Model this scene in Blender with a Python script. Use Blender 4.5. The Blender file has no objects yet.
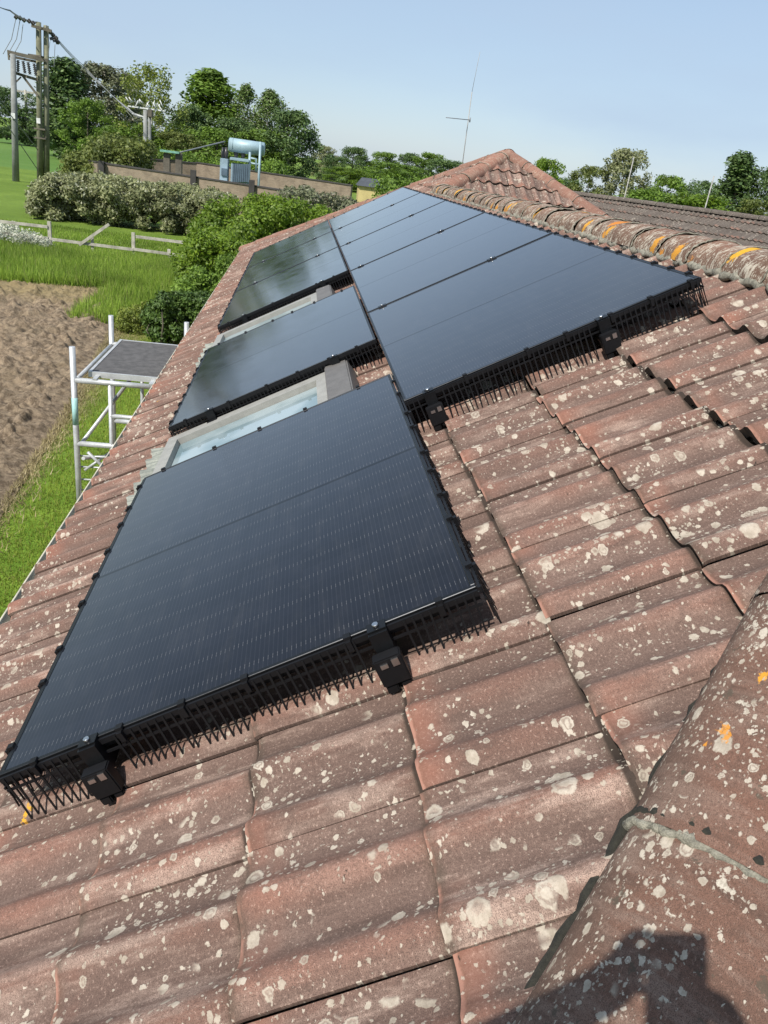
import bpy, bmesh, math, random
import numpy as np
from mathutils import Vector, Matrix, noise as mnoise
random.seed(7)
S = bpy.context.scene
COL = S.collection
R = math.radians
TH = R(29); CT, ST, TT = math.cos(TH), math.sin(TH), math.tan(TH)
H0 = 2.87                                   # height of the roof frame's origin above the ground

# ---------------------------------------------------------------- camera
CW = np.array([0.56790, -1.34643, 4.19088])
RW = np.array([[0.98770204, -0.09795494, 0.12185859],
               [0.06943897, -0.42348392, -0.9032384],
               [0.14008182, 0.90059214, -0.41147403]])      # rows: right, down, forward
F = 757.0
cd = bpy.data.cameras.new('camera'); cam = bpy.data.objects.new('camera', cd); COL.objects.link(cam)
cd.sensor_fit = 'VERTICAL'; cd.sensor_height = 24; cd.lens = F/1024*24
cd.clip_start = 0.02; cd.clip_end = 6000
m = Matrix.Identity(4)
for i in range(3):
    m[i][0] = RW[0][i]; m[i][1] = -RW[1][i]; m[i][2] = -RW[2][i]; m[i][3] = CW[i]
cam.matrix_world = m
S.camera = cam

def ray(x, y): return RW.T @ np.array([(x-384)/F, (y-512)/F, 1.0])
def at(x, y, Y):                            # point of the place seen at pixel x,y whose world y is Y
    d = ray(x, y); t = (Y-CW[1])/d[1]; return CW+t*d
def ground(x, y, z=0.0):
    d = ray(x, y); t = (z-CW[2])/d[2]; return CW+t*d

# ---------------------------------------------------------------- node helpers
class NT:
    def __init__(s, name):
        s.m = bpy.data.materials.new(name); s.m.use_nodes = True
        s.t = s.m.node_tree; s.n = s.t.nodes; s.n.clear()
        s.out = s.n.new('ShaderNodeOutputMaterial')
    def node(s, ty, ins=None, **kw):
        n = s.n.new(ty)
        for k, v in kw.items(): setattr(n, k, v)
        for k, v in (ins or {}).items(): s.put(n.inputs[k], v)
        return n
    def put(s, sock, v):
        if isinstance(v, bpy.types.NodeSocket): s.t.links.new(v, sock)
        elif isinstance(v, bpy.types.Node): s.t.links.new(v.outputs[0], sock)
        else:
            if isinstance(v, tuple) and len(v) == 3 and sock.type == 'RGBA': v = v+(1,)
            sock.default_value = v
    def math(s, op, a, b=0.0, c=0.0, clamp=False):
        n = s.n.new('ShaderNodeMath'); n.operation = op; n.use_clamp = clamp
        s.put(n.inputs[0], a); s.put(n.inputs[1], b); s.put(n.inputs[2], c); return n.outputs[0]
    def mix(s, f, a, b, mode='MIX'):
        n = s.n.new('ShaderNodeMix'); n.data_type = 'RGBA'; n.blend_type = mode
        s.put(n.inputs[0], f); s.put(n.inputs[6], a); s.put(n.inputs[7], b); return n.outputs[2]
    def noise(s, vec, scale, detail=3.0, rough=0.6, dist=0.0):
        return s.node('ShaderNodeTexNoise', {'Vector': vec, 'Scale': scale, 'Detail': detail, 'Roughness': rough, 'Distortion': dist}).outputs[0]
    def ramp(s, f, lo, hi):                 # smooth 0..1 step
        n = s.n.new('ShaderNodeMapRange'); n.interpolation_type = 'SMOOTHSTEP'
        s.put(n.inputs[0], f); s.put(n.inputs[1], lo); s.put(n.inputs[2], hi); return n.outputs[0]
    def vscale(s, vec, sc, off=(0, 0, 0)):
        return s.node('ShaderNodeMapping', {'Vector': vec, 'Scale': sc, 'Location': off}).outputs[0]
    def surf(s, col, rough=0.8, metal=0.0, bump=None, bstr=0.3, bdist=0.01, spec=0.5, **kw):
        p = s.node('ShaderNodeBsdfPrincipled', {'Base Color': col, 'Roughness': rough, 'Metallic': metal, 'Specular IOR Level': spec})
        for k, v in kw.items(): s.put(p.inputs[k], v)
        if bump is not None:
            b = s.node('ShaderNodeBump', {'Strength': bstr, 'Distance': bdist, 'Height': bump}); s.t.links.new(b.outputs[0], p.inputs['Normal'])
        s.t.links.new(p.outputs[0], s.out.inputs[0]); return s.m

def simple(name, col, rough=0.7, metal=0.0, var=0.25, scale=6.0, bump=0.15, spec=0.5):
    t = NT(name); tc = t.node('ShaderNodeTexCoord').outputs['Object']
    n = t.noise(tc, scale, 5); n2 = t.noise(tc, scale*9, 3)
    f = t.math('MULTIPLY_ADD', n, 0.7, t.math('MULTIPLY', n2, 0.3))
    c = t.mix(t.ramp(f, .3, .7), tuple(c*(1-var) for c in col), tuple(min(1, c*(1+var)) for c in col))
    return t.surf(c, rough, metal, n2, bump, 0.004, spec)

def leafmat(name, dark, light, trans=0.25, tip=None, tipf=0.15, big=None):
    t = NT(name)
    g = t.node('ShaderNodeNewGeometry')
    rnd = g.outputs['Random Per Island']
    c = t.mix(rnd, dark, light)
    pn = t.noise(t.node('ShaderNodeTexCoord').outputs['Object'], 0.5 if big is None else big, 2)
    c = t.mix(t.math('MULTIPLY', t.ramp(pn, .4, .65), .55), c, tuple(x*.55 for x in dark))
    if tip: c = t.mix(t.math('GREATER_THAN', t.math('FRACT', t.math('MULTIPLY', rnd, 37.7)), 1-tipf), c, tip)
    p = t.node('ShaderNodeBsdfPrincipled', {'Base Color': c, 'Roughness': 0.55, 'Specular IOR Level': 0.35})
    tr = t.node('ShaderNodeBsdfTranslucent', {'Color': t.mix(0.5, c, (.35, .45, .05), 'MULTIPLY') if False else c})
    mx = t.node('ShaderNodeMixShader', {0: trans, 1: p.outputs[0], 2: tr.outputs[0]})
    t.t.links.new(mx.outputs[0], t.out.inputs[0]); return t.m

# ---------------------------------------------------------------- object helpers
def link(name, me, mat=None, parent=None):
    o = bpy.data.objects.new(name, me); COL.objects.link(o)
    if mat is not None:
        for mm in (mat if isinstance(mat, (list, tuple)) else [mat]): me.materials.append(mm)
    if parent: o.parent = parent
    return o
def tag(o, label=None, cat=None, group=None, kind=None):
    if label: o['label'] = label
    if cat: o['category'] = cat
    if group: o['group'] = group
    if kind: o['kind'] = kind
    return o
def empty(name, loc=(0, 0, 0), rot=(0, 0, 0), **kw):
    o = bpy.data.objects.new(name, None); COL.objects.link(o); o.location = loc; o.rotation_euler = rot
    o.empty_display_size = .2
    return tag(o, **kw)

class MB:                                   # collects shapes, links them as ONE mesh
    def __init__(s): s.v = []; s.f = []; s.sm = []
    def add(s, vs, fs, smooth=False):
        b = len(s.v); s.v += [tuple(map(float, p)) for p in vs]; s.f += [tuple(i+b for i in f) for f in fs]; s.sm += [smooth]*len(fs); return s
    def box(s, a, b):
        x0, y0, z0 = a; x1, y1, z1 = b
        return s.add([(x0,y0,z0),(x1,y0,z0),(x1,y1,z0),(x0,y1,z0),(x0,y0,z1),(x1,y0,z1),(x1,y1,z1),(x0,y1,z1)],
              [(0,3,2,1),(4,5,6,7),(0,1,5,4),(1,2,6,5),(2,3,7,6),(3,0,4,7)])
    def bar(s, p, q, w, h=None, up=(0, 0, 1)):
        p = Vector(p); q = Vector(q); h = h or w; d = (q-p).normalized(); up = Vector(up)
        if abs(d.dot(up)) > .99: up = Vector((1, 0, 0))
        sx = d.cross(up).normalized()*w/2; sy = sx.cross(d).normalized()*h/2
        vs = [p-sx-sy, p+sx-sy, p+sx+sy, p-sx+sy, q-sx-sy, q+sx-sy, q+sx+sy, q-sx+sy]
        return s.add(vs, [(0,3,2,1),(4,5,6,7),(0,1,5,4),(1,2,6,5),(2,3,7,6),(3,0,4,7)])
    def tube(s, pts, r, seg=10, cap=True):
        pts = [Vector(p) for p in pts]; n = len(pts); rs = r if isinstance(r, (list, tuple)) else [r]*n
        vs = []; fs = []; a = None
        for i, p in enumerate(pts):
            d = (pts[min(i+1, n-1)]-pts[max(i-1, 0)]).normalized()
            if a is None: a = d.orthogonal().normalized()
            a = (a-d*a.dot(d)).normalized(); b = d.cross(a)
            for k in range(seg):
                t = 2*math.pi*k/seg; vs.append(p+(a*math.cos(t)+b*math.sin(t))*rs[i])
        for i in range(n-1):
            for k in range(seg):
                k2 = (k+1) % seg; fs.append((i*seg+k, i*seg+k2, (i+1)*seg+k2, (i+1)*seg+k))
        b0 = len(s.v); s.add(vs, fs, True)
        if cap:
            s.f.append(tuple(b0+k for k in range(seg))[::-1]); s.sm.append(False)
            s.f.append(tuple(b0+(n-1)*seg+k for k in range(seg))); s.sm.append(False)
        return s
    def mesh(s, name):
        me = bpy.data.meshes.new(name); me.from_pydata(s.v, [], s.f); me.polygons.foreach_set('use_smooth', s.sm); me.update(); return me
    def build(s, name, mat, parent=None, bevel=0):
        me = s.mesh(name)
        if bevel:
            bm = bmesh.new(); bm.from_mesh(me)
            bmesh.ops.bevel(bm, geom=bm.edges[:], offset=bevel, segments=2, affect='EDGES', clamp_overlap=True)
            bm.to_mesh(me); bm.free()
        return link(name, me, mat, parent)

def npmesh(name, V, Fq, mats, smooth=False, attr=None, uv=None, mi=None):
    me = bpy.data.meshes.new(name); V = np.asarray(V, dtype=np.float32); Fq = np.asarray(Fq, dtype=np.int32); k = Fq.shape[1]
    me.vertices.add(len(V)); me.vertices.foreach_set('co', V.ravel())
    me.loops.add(Fq.size); me.loops.foreach_set('vertex_index', Fq.ravel())
    me.polygons.add(len(Fq)); me.polygons.foreach_set('loop_start', np.arange(0, Fq.size, k, dtype=np.int32))
    me.polygons.foreach_set('use_smooth', np.full(len(Fq), smooth))
    if mi is not None: me.polygons.foreach_set('material_index', np.asarray(mi, dtype=np.int32))
    if attr is not None:
        a = me.color_attributes.new('tile', 'FLOAT_COLOR', 'POINT'); a.data.foreach_set('color', np.asarray(attr, dtype=np.float32).ravel())
    if uv is not None:
        l = me.uv_layers.new(name='uv'); l.data.foreach_set('uv', np.asarray(uv, dtype=np.float32)[Fq.ravel()].ravel())
    me.update(calc_edges=True); me.validate()
    for mm in mats: me.materials.append(mm)
    return me

# ---------------------------------------------------------------- world and light
SUN = Vector((-.475, -.505, .717)).normalized()           # towards the sun
w = bpy.data.worlds.new('World'); S.world = w; w.use_nodes = True
nt = w.node_tree; bg = nt.nodes['Background']
sky = nt.nodes.new('ShaderNodeTexSky'); sky.sky_type = 'NISHITA'; sky.sun_disc = False
sky.sun_elevation = math.asin(SUN.z); sky.sun_rotation = math.atan2(SUN.x, SUN.y) % (2*math.pi)
sky.air_density = 1.0; sky.dust_density = .6; sky.ozone_density = 1.2; sky.altitude = 50
# painted pale blue veil over the sky model, thicker in soft wide cloud patches
tcs = nt.nodes.new('ShaderNodeTexCoord'); mp = nt.nodes.new('ShaderNodeMapping'); mp.inputs['Scale'].default_value = (1.2, 1.2, 4.0)
nz = nt.nodes.new('ShaderNodeTexNoise'); nz.inputs['Scale'].default_value = 1.7; nz.inputs['Detail'].default_value = 5; nz.inputs['Roughness'].default_value = .5
rm = nt.nodes.new('ShaderNodeMapRange'); rm.interpolation_type = 'SMOOTHSTEP'; rm.inputs[1].default_value = .35; rm.inputs[2].default_value = .8; rm.inputs[3].default_value = .58; rm.inputs[4].default_value = .97
mxs = nt.nodes.new('ShaderNodeMix'); mxs.data_type = 'RGBA'
nt.links.new(tcs.outputs['Generated'], mp.inputs[0]); nt.links.new(mp.outputs[0], nz.inputs['Vector']); nt.links.new(nz.outputs[0], rm.inputs[0])
nt.links.new(rm.outputs[0], mxs.inputs[0]); nt.links.new(sky.outputs[0], mxs.inputs[6]); mxs.inputs[7].default_value = (3.55, 4.55, 5.9, 1)
nt.links.new(mxs.outputs[2], bg.inputs[0]); bg.inputs[1].default_value = .115
ld = bpy.data.lights.new('sun', 'SUN'); ld.energy = 5.0; ld.angle = R(.55); ld.color = (1, .955, .89)
lo = bpy.data.objects.new('sun', ld); COL.objects.link(lo); lo.rotation_euler = SUN.to_track_quat('Z', 'Y').to_euler(); lo.location = (-20, -20, 30)
vs = S.view_settings; vs.view_transform = 'Standard'; vs.look = 'None'; vs.exposure = 0.26; vs.gamma = 1

# ---------------------------------------------------------------- materials
def lichen_material(name, base_a, base_b, pale, lich=1.0, orange=0.0, bandscale=1.0, dense=0.0, along=(1, 1, 1), crust=0.0):
    t = NT(name)
    uv0 = t.node('ShaderNodeUVMap').outputs[0]
    uv = t.vscale(uv0, along)
    at_ = t.node('ShaderNodeAttribute', attribute_name='tile')
    sp = t.node('ShaderNodeSeparateColor', {0: at_.outputs['Color']})
    rnd, crest, rnd2 = sp.outputs[0], sp.outputs[1], sp.outputs[2]
    off = t.node('ShaderNodeCombineXYZ', {0: t.math('MULTIPLY', rnd, 13.0), 1: t.math('MULTIPLY', rnd2, 7.0), 2: 0.0}).outputs[0]
    vt = t.node('ShaderNodeVectorMath', {0: uv, 1: off}, operation='ADD').outputs[0]
    big = t.noise(vt, 3.0, 4, .6)
    streak = t.noise(t.vscale(vt, (9.0, 1.6, 1)), 2.4, 4, .65)
    mid = t.noise(uv, 22, 5, .7)
    fine = t.noise(uv, 170, 4, .75)
    vfine = t.noise(uv, 620, 2, .6)
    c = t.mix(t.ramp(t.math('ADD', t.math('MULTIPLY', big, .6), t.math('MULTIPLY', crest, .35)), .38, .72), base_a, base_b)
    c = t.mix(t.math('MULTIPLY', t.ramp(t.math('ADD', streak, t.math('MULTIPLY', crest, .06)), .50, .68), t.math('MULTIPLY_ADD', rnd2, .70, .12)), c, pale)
    st2 = t.noise(t.vscale(vt, (16, 2.2, 1), (4, 2, 0)), 2.0, 4, .6); c = t.mix(t.math('MULTIPLY', t.ramp(st2, .52, .68), .55), c, tuple(x*.5 for x in base_a))
    c = t.mix(t.math('MULTIPLY', t.ramp(mid, .48, .7), .5), c, tuple(x*.62 for x in base_a))
    c = t.mix(t.math('MULTIPLY', t.ramp(rnd, .0, 1.0), .5), c, tuple(x*.68 for x in base_a))
    # grain of the sanded concrete
    c = t.mix(t.math('MULTIPLY', t.ramp(fine, .55, .70), .32), c, tuple(min(1, x*1.7) for x in pale))
    c = t.mix(t.math('MULTIPLY', t.ramp(fine, .48, .34), .5), c, tuple(x*.4 for x in base_a))
    c = t.mix(t.math('MULTIPLY', t.ramp(vfine, .50, .38), .75), c, tuple(x*.4 for x in base_a))
    # moss and grime along the lower edge and the upper lap of each tile
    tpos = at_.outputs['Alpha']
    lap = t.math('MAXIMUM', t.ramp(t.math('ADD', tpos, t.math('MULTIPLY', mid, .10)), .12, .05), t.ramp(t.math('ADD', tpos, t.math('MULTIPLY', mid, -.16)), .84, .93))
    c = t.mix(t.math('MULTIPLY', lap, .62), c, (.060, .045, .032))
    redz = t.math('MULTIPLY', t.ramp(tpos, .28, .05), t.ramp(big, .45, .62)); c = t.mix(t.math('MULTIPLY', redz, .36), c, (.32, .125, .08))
    c = t.mix(t.math('MULTIPLY', t.ramp(tpos, .965, .985), .85), c, (.030, .022, .017))  # thin dark line at the upper lap, drawn to sharpen the course edges
    c = t.mix(t.math('MULTIPLY', t.ramp(t.math('ADD', tpos, t.math('MULTIPLY', mid, .07)), .062, .044), t.ramp(t.math('ADD', big, t.math('MULTIPLY', mid, .4)), .62, .78)), c, tuple(x*1.25 for x in base_b))
    # black moss specks
    blk = t.math('MULTIPLY', t.ramp(t.noise(uv, 26, 3, .75), .69, .74), t.ramp(big, .42, .6))
    c = t.mix(blk, c, (.018, .016, .012))
    # pale crusted lichen: round patches of several sizes
    wob = t.node('ShaderNodeVectorMath', {0: uv, 1: t.node('ShaderNodeVectorMath', {0: t.node('ShaderNodeTexNoise', {'Vector': uv, 'Scale': 48.0, 'Detail': 4.0, 'Roughness': .7}).outputs[1], 1: (.020, .020, 0)}, operation='MULTIPLY').outputs[0]}, operation='ADD').outputs[0]
    patch = t.noise(t.vscale(vt, (3.2, 1.3, 1)), 2.2, 3, .5)
    total = None; hgt = None
    for sc, rad, lo_, amt in ((18, .40, -.01, .85), (34, .40, .03, .88), (60, .40, .03, .85), (125, .36, .02, .75)):
        vo = t.node('ShaderNodeTexVoronoi', {'Vector': wob, 'Scale': float(sc), 'Randomness': 1.0})
        cc = t.node('ShaderNodeSeparateColor', {0: vo.outputs['Color']})
        pres = t.ramp(t.math('ADD', t.math('MULTIPLY', cc.outputs[1], .40), t.math('MULTIPLY', patch, 1.35)), .985-lo_-dense, 1.02-lo_-dense)
        rr = t.math('MULTIPLY_ADD', t.math('POWER', cc.outputs[0], 1.6), rad*.95, rad*.20)
        x = t.math('DIVIDE', vo.outputs['Distance'], rr)
        disc = t.ramp(x, 1.02, .86)
        ring = t.math('MULTIPLY_ADD', t.ramp(t.math('ABSOLUTE', t.math('SUBTRACT', x, .55)), .22, .02), -.55, 1.0) if sc < 60 else 1.0
        hole = t.math('MULTIPLY', t.ramp(cc.outputs[2], .55, .6), 1.0) if sc < 60 else 0.0
        inner = t.math('SUBTRACT', 1.0, t.math('MULTIPLY', t.math('SUBTRACT', 1.0, ring), hole))
        k = t.math('MULTIPLY', t.math('MULTIPLY', t.math('MULTIPLY', disc, pres), inner), amt*lich)
        total = k if total is None else t.math('MAXIMUM', total, k)
    lc = t.mix(t.ramp(mid, .35, .65), (.33, .285, .22), (.53, .47, .38))
    c = t.mix(t.math('MULTIPLY', total, t.math('MULTIPLY_ADD', fine, .7, .55), clamp=True), c, lc)
    if crust:
        cn = t.noise(t.vscale(uv, (14, 9, 1)), 2.2, 6, .72); cm = t.noise(vt, 5.0, 3, .6)
        ck = t.math('MULTIPLY', t.ramp(t.math('ADD', cn, t.math('MULTIPLY', cm, .5)), .98-crust*.4, 1.03-crust*.4), .9)
        c = t.mix(ck, c, t.mix(t.ramp(fine, .35, .65), (.32, .28, .22), (.54, .48, .39)))
        dk = t.math('MULTIPLY', t.ramp(t.noise(t.vscale(uv, (11, 7, 1), (3, 1, 0)), 2.6, 5, .7), .60, .66), .75); c = t.mix(dk, c, (.075, .062, .045))
    # yellow and orange lichen
    vo = t.node('ShaderNodeTexVoronoi', {'Vector': t.vscale(wob, (1, 1, 1), (.37, .21, 0)), 'Scale': 3.4 if orange > .3 else (6.5 if orange > .2 else 5.2)})
    cc = t.node('ShaderNodeSeparateColor', {0: vo.outputs['Color']})
    oz = t.math('MULTIPLY', t.ramp(t.math('ADD', vo.outputs['Distance'], t.math('MULTIPLY', t.math('SUBTRACT', t.noise(uv, 30, 4, .7), .22), .75)), .52 if orange > .3 else (.36 if orange > .2 else .27), .45 if orange > .3 else (.31 if orange > .2 else .22)), t.math('GREATER_THAN', cc.outputs[0], 1.0-max(orange, .09)))
    c = t.mix(t.math('MULTIPLY', oz, .9), c, t.mix(cc.outputs[1], (.62, .33, .02), (.50, .17, .03)))
    h = t.math('ADD', t.math('MULTIPLY', fine, .5), t.math('ADD', t.math('MULTIPLY', mid, .6), t.math('MULTIPLY', total, .5)))
    return t.surf(c, .93, 0, h, .55, .0035, .25)

M = {}
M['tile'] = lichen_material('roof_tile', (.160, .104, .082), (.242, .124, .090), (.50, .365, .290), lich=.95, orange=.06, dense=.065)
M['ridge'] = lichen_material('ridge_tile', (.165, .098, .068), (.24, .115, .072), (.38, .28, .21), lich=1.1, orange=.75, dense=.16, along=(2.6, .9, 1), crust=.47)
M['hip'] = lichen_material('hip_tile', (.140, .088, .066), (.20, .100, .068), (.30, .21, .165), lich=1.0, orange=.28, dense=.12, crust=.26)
M['farhip'] = lichen_material('far_hip_tile', (.25, .135, .10), (.33, .16, .11), (.38, .27, .20), lich=.6, orange=.05)
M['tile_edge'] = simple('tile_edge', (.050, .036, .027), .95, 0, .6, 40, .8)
M['mortar'] = simple('mortar', (.22, .205, .16), .95, 0, .6, 45, 1.0)
M['moss'] = simple('moss', (.028, .026, .018), 1, 0, .5, 60, 1.0)
M['grey_tile'] = lichen_material('grey_roof_tile', (.115, .095, .080), (.14, .108, .088), (.22, .19, .16), lich=.6, orange=.02)
M['black'] = simple('black_plastic', (.006, .006, .007), .5, 0, .2, 12, .05, .3)
M['blackmetal'] = simple('black_anodised', (.014, .015, .017), .38, .6, .2, 12, .05)
M['steel'] = simple('stainless_steel', (.55, .55, .55), .3, 1, .1)
M['alu'] = simple('galvanised_tube', (.46, .47, .47), .45, .35, .22, 9, .2)
M['deck'] = simple('platform_board', (.085, .080, .077), .85, 0, .35, 14, .4)
M['deckrim'] = simple('platform_rim', (.55, .55, .54), .5, .5, .15, 9, .2)
M['tealtape'] = simple('teal_sticker', (.30, .50, .48), .6)
M['pvc'] = simple('white_pvc', (.66, .66, .62), .45, 0, .1, 9, .1)
M['gutter'] = simple('pale_gutter', (.50, .46, .36), .6, 0, .25, 9, .2)
M['brick'] = None
M['lead'] = simple('window_cladding', (.145, .135, .125), .6, .25, .15, 12, .2)
M['apron'] = simple('flashing_apron', (.20, .21, .18), .6, .2, .3, 12, .3)
M['winframe'] = simple('window_frame', (.27, .262, .235), .5, 0, .12, 20, .15)
M['woodgrey'] = simple('weathered_wood', (.36, .34, .28), .9, 0, .35, 5, .5)
M['polegrey'] = simple('grey_pole_wood', (.22, .225, .215), .9, 0, .3, 1.5, .5)
M['pole'] = simple('pole_wood', (.165, .165, .105), .9, 0, .35, 1.5, .5)
M['poledark'] = simple('dark_pole_wood', (.12, .105, .08), .9, 0, .35, 1.5, .5)
M['insul'] = simple('porcelain', (.05, .045, .045), .35)
M['whiteins'] = simple('pale_insulator', (.62, .62, .60), .4)
M['wire'] = simple('wire', (.20, .21, .22), .6, .3)
M['tank'] = simple('pale_blue_tank', (.27, .37, .41), .5, .1, .18, 1.2, .1)
M['greybox'] = simple('grey_blue_metal', (.27, .36, .42), .55, .1, .25, 1.4, .1)
M['greyboxd'] = simple('dark_grey_blue_metal', (.09, .13, .17), .55, .1, .25, 1.4, .1)
M['greenpl'] = simple('green_platform', (.16, .34, .26), .6)
M['coping'] = simple('dark_coping', (.045, .04, .038), .85, 0, .3, 2)
M['shedwall'] = simple('yellow_render', (.50, .40, .18), .85, 0, .15, 1.2)
M['shedroof'] = simple('slate_roof', (.06, .066, .075), .7, 0, .2, 2)
M['bark'] = simple('bark', (.10, .085, .06), .95, 0, .4, 3, .8)
M['barkpale'] = simple('pale_bark', (.42, .41, .36), .9, 0, .4, 4, .6)
M['stake'] = simple('pale_stake', (.30, .29, .27), .8)

def brickmat(name, c1, c2, mortar, scale=1.0):
    t = NT(name); uv = t.node('ShaderNodeUVMap').outputs[0]
    b = t.node('ShaderNodeTexBrick', {'Vector': uv, 'Color1': c1, 'Color2': c2, 'Mortar': mortar, 'Scale': scale, 'Mortar Size': .01, 'Brick Width': .225, 'Row Height': .075, 'Bias': 0.0})
    n = t.noise(uv, 1.4, 5, .7)
    c = t.mix(t.math('MULTIPLY', t.ramp(n, .4, .7), .6), b.outputs[0], tuple(x*.55 for x in c1))
    return t.surf(c, .9, 0, b.outputs[1], .4, .006)
M['brick'] = brickmat('brick', (.27, .15, .10), (.34, .20, .13), (.36, .33, .28))
M['oldbrick'] = brickmat('old_brick', (.20, .15, .105), (.27, .20, .14), (.24, .21, .16))

# panel glass: black half-cut cells with fine pale wires and brighter dashes in the gaps between the half cells
def panelmat():
    t = NT('solar_glass'); uv = t.node('ShaderNodeUVMap').outputs[0]
    s = t.node('ShaderNodeSeparateXYZ', {0: uv}); x, y = s.outputs[0], s.outputs[1]     # x along the short side, y along the long side, metres
    def line(coord, pitch, off, width, soft):
        f = t.math('FRACT', t.math('DIVIDE', t.math('ADD', coord, off), pitch))
        d = t.math('MULTIPLY', t.math('ABSOLUTE', t.math('SUBTRACT', f, .5)), pitch)
        return t.ramp(d, width+soft, width)
    wires = line(x, .01135, 0.0, .00035, .0006)
    dash = line(y, .0931, .002, .0065, .003)
    colgap = line(x, .1837, .0925, .0011, .0006)
    rowgap = line(y, .0931, .002, .0007, .0006)
    mid = t.ramp(t.math('ABSOLUTE', t.math('SUBTRACT', y, .8618)), .0085, .0068)
    nse = t.noise(uv, 5.0, 4, .6)
    cellr = t.node('ShaderNodeTexWhiteNoise', {'Vector': t.node('ShaderNodeVectorMath', {0: t.vscale(uv, (1/.1837, 1/.0931, 1), (0.01, .02, 0))}, operation='FLOOR').outputs[0]}, noise_dimensions='2D').outputs[0]
    c = t.mix(cellr, (.0058, .0066, .0100), (.0082, .0092, .0138))
    c = t.mix(t.math('MULTIPLY', wires, .5), c, (.030, .032, .040))
    c = t.mix(t.math('MULTIPLY', t.math('MULTIPLY', wires, dash), .55), c, (.13, .13, .135))
    c = t.mix(t.math('MULTIPLY', t.math('MAXIMUM', colgap, rowgap), .5), c, (.004, .004, .005))
    c = t.mix(mid, c, (.0035, .0035, .004))
    dust = t.noise(t.vscale(uv, (9, 2.2, 1)), 2.5, 5, .7)
    c = t.mix(t.math('MULTIPLY', t.ramp(dust, .45, .8), .035), c, (.30, .28, .25))
    r = t.math('MULTIPLY_ADD', t.ramp(nse, .3, .7), .05, .085)
    bp = t.node('ShaderNodeBump', {'Strength': .018, 'Distance': .01, 'Height': t.noise(uv, 3.0, 2)}).outputs[0]
    df = t.node('ShaderNodeBsdfDiffuse', {'Color': c, 'Normal': bp}); gl = t.node('ShaderNodeBsdfGlossy', {'Color': (1, 1, 1), 'Roughness': r, 'Normal': bp})
    lw = t.node('ShaderNodeLayerWeight', {'Blend': .5, 'Normal': bp}).outputs[1]
    fr = t.math('MULTIPLY_ADD', t.math('POWER', lw, 3.9), 1.0, .006)      # anti-reflective glass: weak head-on, strong at grazing angles
    fr = t.math('MULTIPLY', fr, t.math('MULTIPLY_ADD', mid, -.22, 1.0))
    mx = t.node('ShaderNodeMixShader', {0: fr, 1: df.outputs[0], 2: gl.outputs[0]}); t.t.links.new(mx.outputs[0], t.out.inputs[0]); return t.m
M['pv'] = panelmat()
def glassmat():
    t = NT('window_glass')
    tc = t.node('ShaderNodeTexCoord').outputs['Object']
    return t.surf(t.mix(t.ramp(t.noise(tc, 3, 2), .4, .6), (.16, .225, .24), (.28, .34, .35)), .04, 0, None, spec=.8)
M['glass'] = glassmat()

M['leaf_mid'] = leafmat('leaves_mid_green', (0.098, 0.168, 0.023), (0.208, 0.323, 0.041), .3)
M['leaf_bright'] = leafmat('leaves_bright_green', (0.094, 0.172, 0.011), (0.214, 0.310, 0.025), .35, (.20, .27, .06), .12)
M['leaf_dark'] = leafmat('leaves_dark_green', (0.060, 0.109, 0.034), (0.150, 0.222, 0.061), .18)
M['leaf_olive'] = leafmat('leaves_olive', (0.094, 0.125, 0.027), (0.188, 0.216, 0.048), .25)
M['leaf_grey'] = leafmat('leaves_grey_green', (0.193, 0.214, 0.091), (0.379, 0.390, 0.189), .3, (.42, .42, .30), .10)
M['leaf_greybrown'] = leafmat('leaves_grey_brown', (0.103, 0.118, 0.058), (0.213, 0.224, 0.123), .15, (.22, .20, .15), .1)
M['leaf_yellow'] = leafmat('leaves_yellow_green', (0.136, 0.184, 0.029), (0.286, 0.323, 0.056), .3)
M['leaf_birch'] = leafmat('leaves_birch', (0.090, 0.147, 0.035), (0.189, 0.267, 0.069), .25, (.22, .24, .13), .12)
M['leaf_nettle'] = leafmat('leaves_nettle', (0.050, 0.097, 0.017), (0.107, 0.173, 0.030), .2, None, .1, 2)
M['leaf_white'] = leafmat('white_blossom', (.50, .52, .40), (.75, .75, .62), .2)
M['leaf_yflower'] = leafmat('yellow_blossom', (.55, .48, .03), (.70, .62, .05), .2)
M['grassblade'] = leafmat('grass_blades', (0.176, 0.253, 0.035), (0.376, 0.446, 0.072), .35, (.28, .26, .09), .10, 1.2)
M['tallgrass'] = leafmat('tall_grass', (0.156, 0.263, 0.029), (0.364, 0.493, 0.072), .35, (.26, .27, .09), .10, .25)
M['straw'] = leafmat('straw', (.30, .25, .12), (.48, .40, .21), .2)

# ---------------------------------------------------------------- roof frame helpers
def RP(v, u, n=0.0): return Vector((v*CT-n*ST, u, v*ST+n*CT+H0))
PITCH = .302; GAUGE = .337; NB = -.137
def profile(s):                              # s in tile widths: two rolls per tile
    c = np.cos(2*np.pi*2*(s-.14)); return .0155*(c+.18*np.cos(2*np.pi*4*(s-.14)))

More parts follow.
